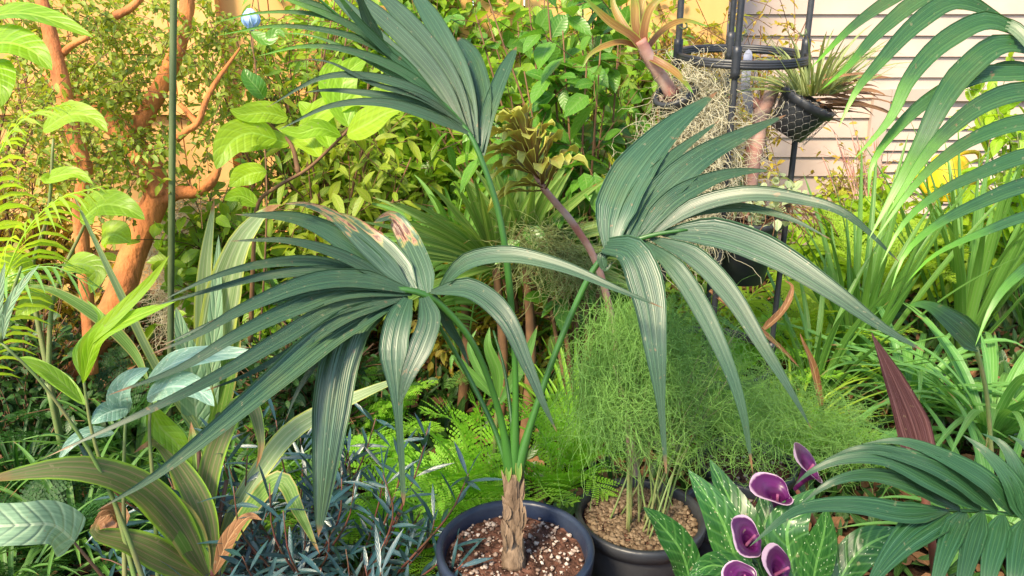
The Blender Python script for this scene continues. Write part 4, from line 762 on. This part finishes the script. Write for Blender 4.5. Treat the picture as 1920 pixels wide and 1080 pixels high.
# hanging pots
def bucket(name, label, px, py, d, r, h, axis=(0, 0, 1), **kw):
    c = P(px, py, d); t = thing(name, label, kw.get('cat', 'pot'), c); pot(t, c, r, r*.72, h, 'potblack', rim=.022, tilt=axis); soil(t, c-nrm(np.array(axis, float))*.012, r*.93, stones=80, tilt=axis); return t, c
tw, c = bucket('hanging_pot', 'black pot hanging low in the tower with a pruned cane and trailing plants', 1398, 408, 2.13, .094, .185)
obj('cane', tubepx([(1396,412,2.12), (1408,345,2.1), (1412,300,2.09), (1424,235,2.08), (1420,200,2.08), (1412,192,2.07)], [11, 11, 13, 17, 13, 10], 14, .05, 40), M['frangi'], tw)
obj('cane', tubepx([(1424,235,2.08), (1432,205,2.07), (1444,180,2.06), (1450,152,2.06)], [15, 15, 13, 14], 14, .04, 30), M['frangi'], tw)
mb = MB()
for i in range(46):
    a = rng.uniform(0, 6.28); p0 = c+[.07*math.cos(a), .07*math.sin(a), 0]; q = p0+[.1*math.cos(a)+rng.normal()*.03, .06*math.sin(a), rng.uniform(-.01, .05)]; tube(mb, [p0, (p0+q)/2+[0, 0, .035], q, q+[rng.normal()*.03, 0, -.05]], .0013, 4, 10)
obj('dry_roots', mb, M['twig'], tw)
mb = MB(); K = 150; a = rng.uniform(0, 6.28, K); q = .12*np.sqrt(rng.random(K)); scatter(mb, c+np.stack([q*np.cos(a)*1.3, q*np.sin(a)-.02, rng.uniform(.0, .11, K)], -1), rdir(K, .4), rng.uniform(.02, .035, K), rng.uniform(.016, .026, K))
obj('foliage', mb, M['whiteleaf'], tw)
bx = nrm(np.array([-.42, -.25, .85])); 
tw, c = bucket('tilted_pot', 'small tilted black pot with an orange leaved bromeliad left of the tower', 1264, 170, 2.0, .052, .085, (-.42, -.35, .8), cat='pot')
obj('stem', tubepx([(1262,178,2.0), (1240,145,1.98), (1215,105,1.95), (1200,75,1.93)], [14, 12, 12, 12], 12, .03), M['frangi'], tw)
for pts, wd in [([(1205,95,1.94), (1185,70,1.92), (1140,40,1.88), (1090,-10,1.84)], 26), ([(1203,90,1.94), (1192,50,1.93), (1190,10,1.92), (1185,-40,1.9)], 26), ([(1208,95,1.94), (1208,55,1.92), (1225,10,1.9), (1275,-20,1.88)], 24), ([(1212,105,1.95), (1240,120,1.93), (1270,140,1.92), (1300,175,1.92)], 22),
                ([(1204,90,1.94), (1170,50,1.95), (1150,10,1.96), (1150,-30,1.96)], 22), ([(1210,98,1.95), (1240,60,1.97), (1280,40,1.98), (1330,50,1.98)], 18), ([(1200,90,1.94), (1160,80,1.92), (1110,100,1.9), (1090,130,1.9)], 18), ([(1206,92,1.94), (1200,50,1.95), (1205,0,1.95), (1240,-50,1.94)], 24)]:
    obj('leaf', leafpx(pts, wd*.7, prof=prof_strap, fold=.5, nc=7), M['bromeliad'], tw)
ax = (.42, -.2, .82)
tw, c = bucket('basket_pot', 'black pot of spiky air plants tilted in a wire mesh cradle on the tower', 1518, 185, 2.0, .070, .105, ax)
mb = MB(); az = nrm(np.array(ax)); x_ = nrm(np.cross([0, 1, .01], az)); y_ = np.cross(az, x_)
for i in range(7):           # hexagonal mesh netting round the pot
    for j in range(20):
        a0 = (j+.5*(i % 2))/20*6.283; a1 = a0+6.283/40; z0 = .005-i*.0165; q = lambda a, z: c+(x_*math.cos(a)+y_*math.sin(a))*(.080+z*.17)+az*z
        tube(mb, [q(a0, z0), q(a1, z0-.010)], .0007, 3, 2); tube(mb, [q(a0, z0), q(a0-6.283/40, z0-.010)], .0007, 3, 2); tube(mb, [q(a1, z0-.010), q(a1, z0-.0165)], .0007, 3, 2)
obj('wire_mesh', mb, M['wire'], tw)
K = 150; pt_a = rng.uniform(0, 6.28, K); pts = arcs(c+az*.01+.04*np.stack([np.cos(pt_a), np.sin(pt_a), 0*pt_a], -1), pt_a, R(1)*rng.uniform(10, 80, K), R(1)*rng.uniform(-40, 50, K), rng.uniform(.09, .24, K), 9)
obj('foliage', grid(MB(), pts, .008*prof_strap(np.linspace(0, 1, 9))[None]*rng.uniform(.6, 1, K)[:, None], nrm(np.array([[0, -.5, 1.]])+rng.normal(size=(K, 3))*.3), fold=.4), M['grass'], tw)
K = 40; pt_a = rng.uniform(-.6, .6, K); pts = arcs(c+az*.0+np.array([.03, 0, 0])+.03*rng.normal(size=(K, 3)), pt_a, R(1)*rng.uniform(-10, 20, K), R(1)*rng.uniform(-60, 0, K), rng.uniform(.08, .16, K), 8)
obj('dry_leaves', grid(MB(), pts, .012*prof_strap(np.linspace(0, 1, 8))[None]*np.ones((K, 1)), nrm(np.array([[0, -.5, 1.]])+rng.normal(size=(K, 3))*.4), fold=.4), M['dead'], tw)
m1 = thing('spanish_moss', 'curtain of pale tangled Spanish moss hanging from the hoop of the tower', 'moss', P(1320, 110, 2.0))
wisps([(1310,150,2.0,55,50,.05,.45), (1305,230,2.0,62,70,.06,.8), (1290,300,2.0,60,70,.06,.9), (1300,370,2.0,50,60,.05,.5), (1340,260,2.05,30,90,.05,.5), (1275,400,2.05,40,50,.05,.2)], 760, .20, .0011, 'moss', m1, 'strands', S=16, curl=.55, down=1.0)
m1 = thing('dry_moss_clump', 'brown green tangle of fine dry stems behind the cane of the curled cordyline', 'moss', P(1010, 470, 2.1))
wisps([(1010,460,2.1,70,45,.06,1), (1080,500,2.1,60,50,.06,.6), (340,450,2.7,90,90,.1,1.4)][:2], 420, .16, .0011, 'grass', m1, 'strands', S=10, curl=.4, down=.2)
m1 = thing('pale_wispy_plant', 'pale dry wispy tangle behind the fork of the orange trunk', 'plant', B(360, 2.9, 0))
wisps([(370,450,3.0,100,90,.12,1.6), (380,560,2.95,90,90,.1,1.2)], 900, .22, .0013, 'moss', m1, 'strands', S=10, curl=.4, down=.3)
gs = thing('golden_conifer_sprig', 'golden yellow lacy conifer sprigs above the right frond beside the moss', 'conifer', B(1190, 2.0, 0))
mb, m2 = MB(), MB(); tube(m2, [B(1190, 2.0, 0), P(1180,420,2.0), P(1170,330,1.95)], .004, 6)
for pts in [[(1165,340,1.95), (1180,290,1.93), (1210,262,1.92)], [(1165,340,1.95), (1150,310,1.93), (1140,290,1.92)], [(1170,320,1.95), (1200,300,1.93), (1235,275,1.92)], [(1165,345,1.95), (1145,345,1.93), (1130,330,1.92)], [(1200,280,1.95), (1215,255,1.93), (1255,245,1.92)], [(1170,360,1.95), (1185,345,1.93), (1215,330,1.92)]]:
    frond(mb, [P(*p) for p in pts], 9, .035, .009, start=.05, sub=4, droop=.1, ang=50)
obj('stem', m2, M['twig'], gs); obj('foliage', mb, M['thuja'], gs)

# ================================================================== SHRUBS BEHIND
def E3(px, py, d, rx, ry, rd): return P(px, py, d), (rx/F*d, rd, ry/F*d)
def sh(name, label, cat, bpx, Y, ell, nb, nt_, nl, ll, lw, mat, **kw):
    C, rad = E3(*ell); return shrub(name, label, cat, B(bpx, Y, 0), C, rad, nb, nt_, nl, ll, lw, mat, **kw)
sh('oval_leaf_shrub', 'glossy oval leaved shrub with red twigs at the top centre', 'shrub', 1080, 2.2, (1030,80,2.15,175,140,.22), 15, 7, 5, .085, .045, 'ficus', twl=.16, stem='twig', sr=.005, group='shrubs behind the palm')
sh('oval_leaf_shrub', 'dark oval leaved shrub reaching over the top between upper frond and bromeliad', 'shrub', 1000, 2.6, (930,90,2.6,200,150,.25), 14, 8, 6, .09, .048, 'midgreen', twl=.18, stem='twig', sr=.005, group='shrubs behind the palm')
sh('narrow_leaf_shrub', 'narrow leaved yellow green shrub behind the big yellow green leaves', 'shrub', 640, 2.6, (650,290,2.7,190,230,.3), 17, 11, 7, .085, .026, 'olive', twl=.22, prof=prof_lance, stem='twig', group='shrubs behind the palm')
sh('narrow_leaf_shrub', 'narrow leaved green shrub at the top behind the upper frond', 'shrub', 600, 2.9, (560,80,3.0,200,150,.3), 24, 12, 8, .06, .016, 'midgreen', twl=.22, prof=prof_lance, stem='twig', group='shrubs behind the palm')
sh('leafy_shrub', 'loose yellow green shrub with orange stems behind the tall centre petiole', 'shrub', 820, 3.0, (800,300,3.1,200,200,.3), 24, 12, 8, .085, .040, 'midgreen', twl=.22, stem='twig', group='shrubs behind the palm')
sh('leafy_shrub', 'rusty orange and green shrub low between the left frond and centre stems', 'shrub', 900, 2.8, (900,560,2.9,250,110,.3), 24, 12, 7, .045, .02, 'rust', twl=.2, stem='twig', group='shrubs behind the palm')
sh('leafy_shrub', 'sunlit mottled green and orange hedge behind the top of the pole tower', 'shrub', 1340, 3.5, (1330,70,3.6,210,130,.25), 26, 14, 9, .04, .015, 'rust', twl=.25, prof=prof_lance, stem='twig', group='shrubs behind the palm')
sh('leafy_shrub', 'green shrub against the fence right of the curled cordyline head', 'shrub', 1180, 3.4, (1180,210,3.5,170,180,.22), 24, 12, 8, .05, .025, 'midgreen', twl=.25, stem='twig', group='shrubs behind the palm')
sh('leafy_shrub', 'shrub filling the gap under the tower hoop against the wall', 'shrub', 1290, 3.2, (1270,430,3.3,200,140,.25), 24, 12, 8, .05, .022, 'olive', twl=.22, stem='twig', group='shrubs behind the palm')
sh('leafy_shrub', 'mid green shrub low behind the right frond of the central palm', 'shrub', 1180, 2.6, (1180,560,2.7,220,110,.25), 24, 12, 8, .045, .02, 'midgreen', twl=.2, stem='twig', group='shrubs behind the palm')
sh('leafy_shrub', 'green shrub behind the overhanging branch in the upper left corner', 'shrub', -20, 3.0, (30,120,3.1,150,170,.3), 12, 10, 8, .035, .018, 'smallleaf', twl=.22, stem='twig', group='shrubs behind the orange trunk')
sh('leafy_shrub', 'reddish green shrub at mid height behind the young palm on the left', 'shrub', 60, 2.7, (50,420,2.8,190,150,.3), 26, 12, 8, .04, .02, 'rust', twl=.22, stem='twig', group='shrubs behind the orange trunk')
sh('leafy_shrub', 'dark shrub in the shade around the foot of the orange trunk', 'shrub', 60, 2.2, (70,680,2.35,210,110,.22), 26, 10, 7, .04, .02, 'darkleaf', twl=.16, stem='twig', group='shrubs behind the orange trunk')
sh('leafy_shrub', 'olive shrub right of the orange trunk behind the striped cordyline', 'shrub', 470, 2.7, (470,480,2.8,150,140,.25), 24, 10, 7, .07, .035, 'midgreen', twl=.18, stem='twig', group='shrubs behind the orange trunk')
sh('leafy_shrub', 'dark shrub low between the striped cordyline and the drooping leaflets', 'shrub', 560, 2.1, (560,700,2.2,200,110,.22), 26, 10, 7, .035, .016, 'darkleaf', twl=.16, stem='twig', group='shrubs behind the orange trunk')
sh('coleus_plant', 'low bright yellow green leafy plant in front of the wall louvres', 'plant', 1800, 3.6, (1800,440,3.7,230,60,.2), 24, 10, 7, .075, .045, 'yellowgreen', twl=.16, stem='greenstem', group='bright low plants at the right wall')
sh('coleus_plant', 'bright yellow green leafy plant behind the hanging black pot', 'plant', 1560, 3.5, (1560,450,3.6,150,90,.2), 22, 10, 7, .06, .035, 'yellowgreen', twl=.16, stem='greenstem', group='bright low plants at the right wall')
sh('coleus_plant', 'golden small leaved plant against the siding left of the wall louvres', 'plant', 1590, 3.9, (1600,350,3.9,120,60,.12), 20, 10, 9, .03, .018, 'thuja', twl=.16, stem='twig', group='bright low plants at the right wall')
sh('coleus_plant', 'tall loose yellow green plant in front of the louvres at the right edge', 'plant', 1880, 3.2, (1860,300,3.3,130,180,.2), 12, 7, 6, .09, .045, 'yellowgreen', twl=.2, stem='greenstem', group='bright low plants at the right wall')
sh('dead_twig_bush', 'dry bare stemmed bush in front of the siding beneath the air plant pot', 'shrub', 1640, 3.6, (1620,250,3.7,80,130,.1), 12, 5, 2, .04, .015, 'rust', twl=.2, stem='frangi', sr=.005)

# ================================================================== STRAP LEAVED CLUMPS (right)
cg = 'strap leaved clumps at the right'
clump('strap_leaf_plant', 'large clump of arching green straps at the right edge above the low palm', 'plant', B(1850, 2.1, .05), 60, .75, .030, 'spider', (25, 75), (-60, 0), group=cg)
clump('strap_leaf_plant', 'clump of arching straps with browned tips behind the maroon spear', 'plant', B(1700, 2.3, .05), 46, .62, .026, 'spider', (25, 75), (-60, 0), group=cg)
clump('strap_leaf_plant', 'clump of pale arching straps just above the low palm frond', 'plant', B(1860, 1.65, .0), 44, .60, .022, 'spider', (25, 70), (-60, -5), group=cg)
clump('sword_leaf_plant', 'upright clump of sword leaves right of the hanging black pot', 'plant', B(1600, 2.6, .05), 30, .95, .030, 'sword', (62, 86), (30, 78), group=cg)
clump('sword_leaf_plant', 'tall upright sword leaves behind the arching palm tips at far right', 'plant', B(1800, 2.8, .05), 40, 1.05, .035, 'sword', (60, 86), (20, 75), group=cg)
clump('sword_leaf_plant', 'dark sword leaves leaning left under the hanging black pot', 'plant', B(1520, 2.35, .05), 26, .70, .022, 'sword', (45, 85), (-10, 50), group=cg)
clump('sword_leaf_plant', 'sword leaves in front of the wall at the far right edge', 'plant', B(1930, 3.1, .05), 30, 1.0, .035, 'spider', (55, 85), (0, 70), group=cg)
clump('grassy_clump', 'short bright grassy tuft behind the wispy stems', 'plant', B(1080, 2.05, .0), 50, .50, .016, 'fern', (50, 86), (-10, 60), group='grassy tufts')
clump('grassy_clump', 'fine yellow green grassy tuft under the sword leaves at right', 'plant', B(1480, 2.2, .0), 60, .45, .010, 'cycad_yellow', (30, 80), (-50, 20), group='grassy tufts')
clump('grassy_clump', 'fine dark grassy tuft at the left edge below the grey trunked plants', 'plant', B(40, 1.9, .0), 60, .50, .010, 'darkfern', (30, 80), (-50, 20), group='grassy tufts')
clump('grassy_clump', 'thin dark green grassy tuft behind the striped cordyline stalks', 'plant', B(430, 1.75, .0), 40, .42, .010, 'sword', (40, 85), (-40, 30), group='grassy tufts')
t = thing('pleated_leaf_plant', 'plant with one wide pleated pale green leaf in the right hand straps', 'palm seedling', B(1800, 1.95, 0))
obj('stem', tubepx([(1860,860,1.9), (1850,740,1.85), (1830,650,1.8)], 4, 8), M['greenstem'], t); obj('leaf', leafpx([(1835,655,1.8), (1790,610,1.78), (1740,575,1.77), (1700,572,1.77)], 52, pleat=.15, nc=11), M['arch'], t)
t = thing('dead_stalk_plant', 'dead rusty orange leaves and curled stalk right of the wispy plant', 'dead plant', B(1520, 2.0, 0))
for pts, wd in [([(1540,760,2.1), (1525,690,2.08), (1505,640,2.06), (1500,625,2.06)], 13), ([(1330,545,2.1), (1400,600,2.08), (1460,650,2.07), (1500,690,2.06)], 12), ([(1430,620,2.1), (1470,580,2.08), (1485,540,2.08), (1470,525,2.08)], 13)]:
    obj('leaf', leafpx(pts, wd, prof=prof_strap, fold=.9, nc=7, wave=.3), M['dead'], t)
yb = P(1775, 335, 3.6); t = thing('yellow_watering_can', 'yellow plastic watering can hanging among the plants at the right wall', 'watering can', yb)
lathe(mb := MB(), yb-[0, 0, .1], [(0, 0), (.085, 0), (.09, .01), (.08, .19), (.06, .21), (.0, .212)], 28); obj('body', mb, M['yellow'], t)
obj('spout', tube(MB(), [yb+[-.08, 0, -.07], yb+[-.15, 0, .02], yb+[-.19, 0, .12]], [.02, .014, .012], 10), M['yellow'], t); obj('handle', tube(MB(), [yb+[.08, 0, -.05], yb+[.15, 0, .0], yb+[.13, 0, .12], yb+[.03, 0, .12]], .01, 8), M['yellow'], t)
bf = P(470, 36, 2.1); t = thing('blue_flower', 'pale blue white bloom on a thin twig at the top left of the upper frond', 'flower', B(470, 2.0, 0))
obj('stem', tube(MB(), [B(470, 2.0, 0), P(500,400,2.15), P(482,150,2.1), P(468,60,2.1), bf-[0, 0, .03]], [.004, .003, .002], 6), M['twig'], t)
for i in range(7):
    a = i*.9; pts = [bf+[0, 0, -.03], bf+[.022*math.cos(a), .022*math.sin(a), .0], bf+[.006*math.cos(a), .006*math.sin(a), .028]]
    mb = MB(); p = spline(pts, 8); grid(mb, p[None], (.028*prof_ovate(np.linspace(.05, .95, 8)))[None], nrm(np.array([[math.cos(a), math.sin(a), .3]])), fold=.1, nc=5); obj('petal', mb, M['blueflower'], t)
for pts, wd in [([(495,185,2.1), (482,165,2.08), (465,145,2.07), (458,128,2.07)], 36), ([(470,60,2.1), (500,75,2.1), (520,60,2.1), (535,70,2.1)], 26)]: obj('leaf', leafpx(pts, wd, prof=prof_ovate, nc=7), M['ficus'], t)
K = 9000; gx = np.stack([rng.uniform(-2.4, 2.6, K), rng.uniform(1.5, 3.6, K), np.zeros(K)], -1)
obj('ground_cover', scatter(MB(), gx, rdir(K, 1.4), rng.uniform(.05, .16, K), rng.uniform(.012, .03, K), prof_lance), M['darkleaf'], kind='stuff', label='low dark green ground cover between the plants')

sh('leafy_shrub', 'dense leafy shrub filling the top centre in front of the tan fence', 'shrub', 760, 3.4, (760,60,3.5,240,130,.2), 24, 14, 9, .07, .035, 'midgreen', twl=.25, stem='twig', group='shrubs behind the palm')

for lab, px, Y, hz, sd in (('loose bright green fern just under the tip of the drooping centre leaflet', 780, 1.62, 0, 1), ('loose bright green fern under the tower right of the wispy plant', 1440, 2.0, 0, 2)):
    fernplant('fern', lab, B(px, Y, hz), 14, .46, .09, .011, 'fern', (35, 75), (-35, 15), group='bright green ferns', np_=20, sub=9)
sh('leafy_shrub', 'glossy oval leaved shrub filling behind the raised right frond', 'shrub', 1150, 2.4, (1120,330,2.5,120,110,.15), 14, 8, 6, .06, .032, 'ficus', twl=.16, stem='twig', group='shrubs behind the palm')
t = thing('fallen_leaves', 'dry tan cordyline leaf lying in the dark at the bottom left', 'leaf', B(225, 1.4, .0))
for pts, wd in [([(190,1010,1.42), (215,975,1.4), (205,965,1.38), (175,985,1.36)], 50)]: obj('leaf', leafpx(pts, wd, prof=prof_strap, fold=.6, nc=7, wave=.3), M['dead'], t)

for lab, px, Y, cx, cy, d, rx, ry, mt, l1, l2 in (
    ('big leaved green shrub crowding the fence top right of the upper frond', 1020, 3.55, 1000, 20, 3.62, 220, 90, 'midgreen', .09, .045),
    ('golden green shrub crowding the fence top behind the upper frond', 760, 3.5, 740, 0, 3.6, 200, 80, 'yellowgreen', .07, .035),
    ('golden green shrub against the fence beside the bromeliad', 1190, 3.6, 1180, 60, 3.65, 130, 120, 'olive', .07, .03),
    ('golden leaved shrub glowing behind the centre fronds', 800, 3.3, 760, 400, 3.3, 260, 120, 'midgreen', .09, .045)):
    sh('leafy_shrub', lab, 'shrub', px, Y, (cx, cy, d, rx, ry, .1), 26, 14, 9, l1, l2, mt, twl=.24, stem='twig', group='shrubs along the fence')
for lab, px, Y, n, L_, W_, mt in (
    ('dark strappy clump in the shade left of the curling cordyline', 150, 1.6, 46, .42, .016, 'sword'),
    ('dark strappy clump at the extreme bottom left corner', 20, 1.4, 40, .36, .013, 'sword'),
    ('dark strappy clump between orange trunk and striped cordyline', 260, 1.95, 44, .5, .018, 'sword'),
    ('dark strappy clump behind the needle leaved shrubs', 560, 1.75, 44, .44, .014, 'sword')):
    clump('strappy_clump', lab, 'plant', B(px, Y, 0), n, L_, W_, mt, (35, 85), (-60, 10), group='dark strappy clumps', parts=False)
for lab, px, Y, pts in (('arching green palm frond from a young palm behind the big yellow green leaves', 700, 2.9, [[(760,700,3.0), (740,480,2.95), (660,330,2.9), (540,290,2.85)], [(760,700,3.0), (780,450,2.95), (840,300,2.9), (930,240,2.85)], [(760,700,3.0), (740,430,3.0), (720,280,3.0), (680,180,3.0)]]),
    ('arching feathery young palm behind the wispy plant and right frond', 1330, 2.9, [[(1350,760,3.0), (1320,600,2.95), (1240,520,2.9), (1140,540,2.85)], [(1350,760,3.0), (1380,600,2.95), (1450,530,2.9), (1560,560,2.85)], [(1350,760,3.0), (1330,560,3.0), (1300,460,3.0), (1230,400,3.0)]])):
    t = thing('young_palm', lab, 'palm', B(px, Y, 0), 'young palms')
    for p_ in pts: pfr(t, p_, 28, .26, .016, 'cycad_yellow', start=.2, droop=.35, ang=62, S=6)
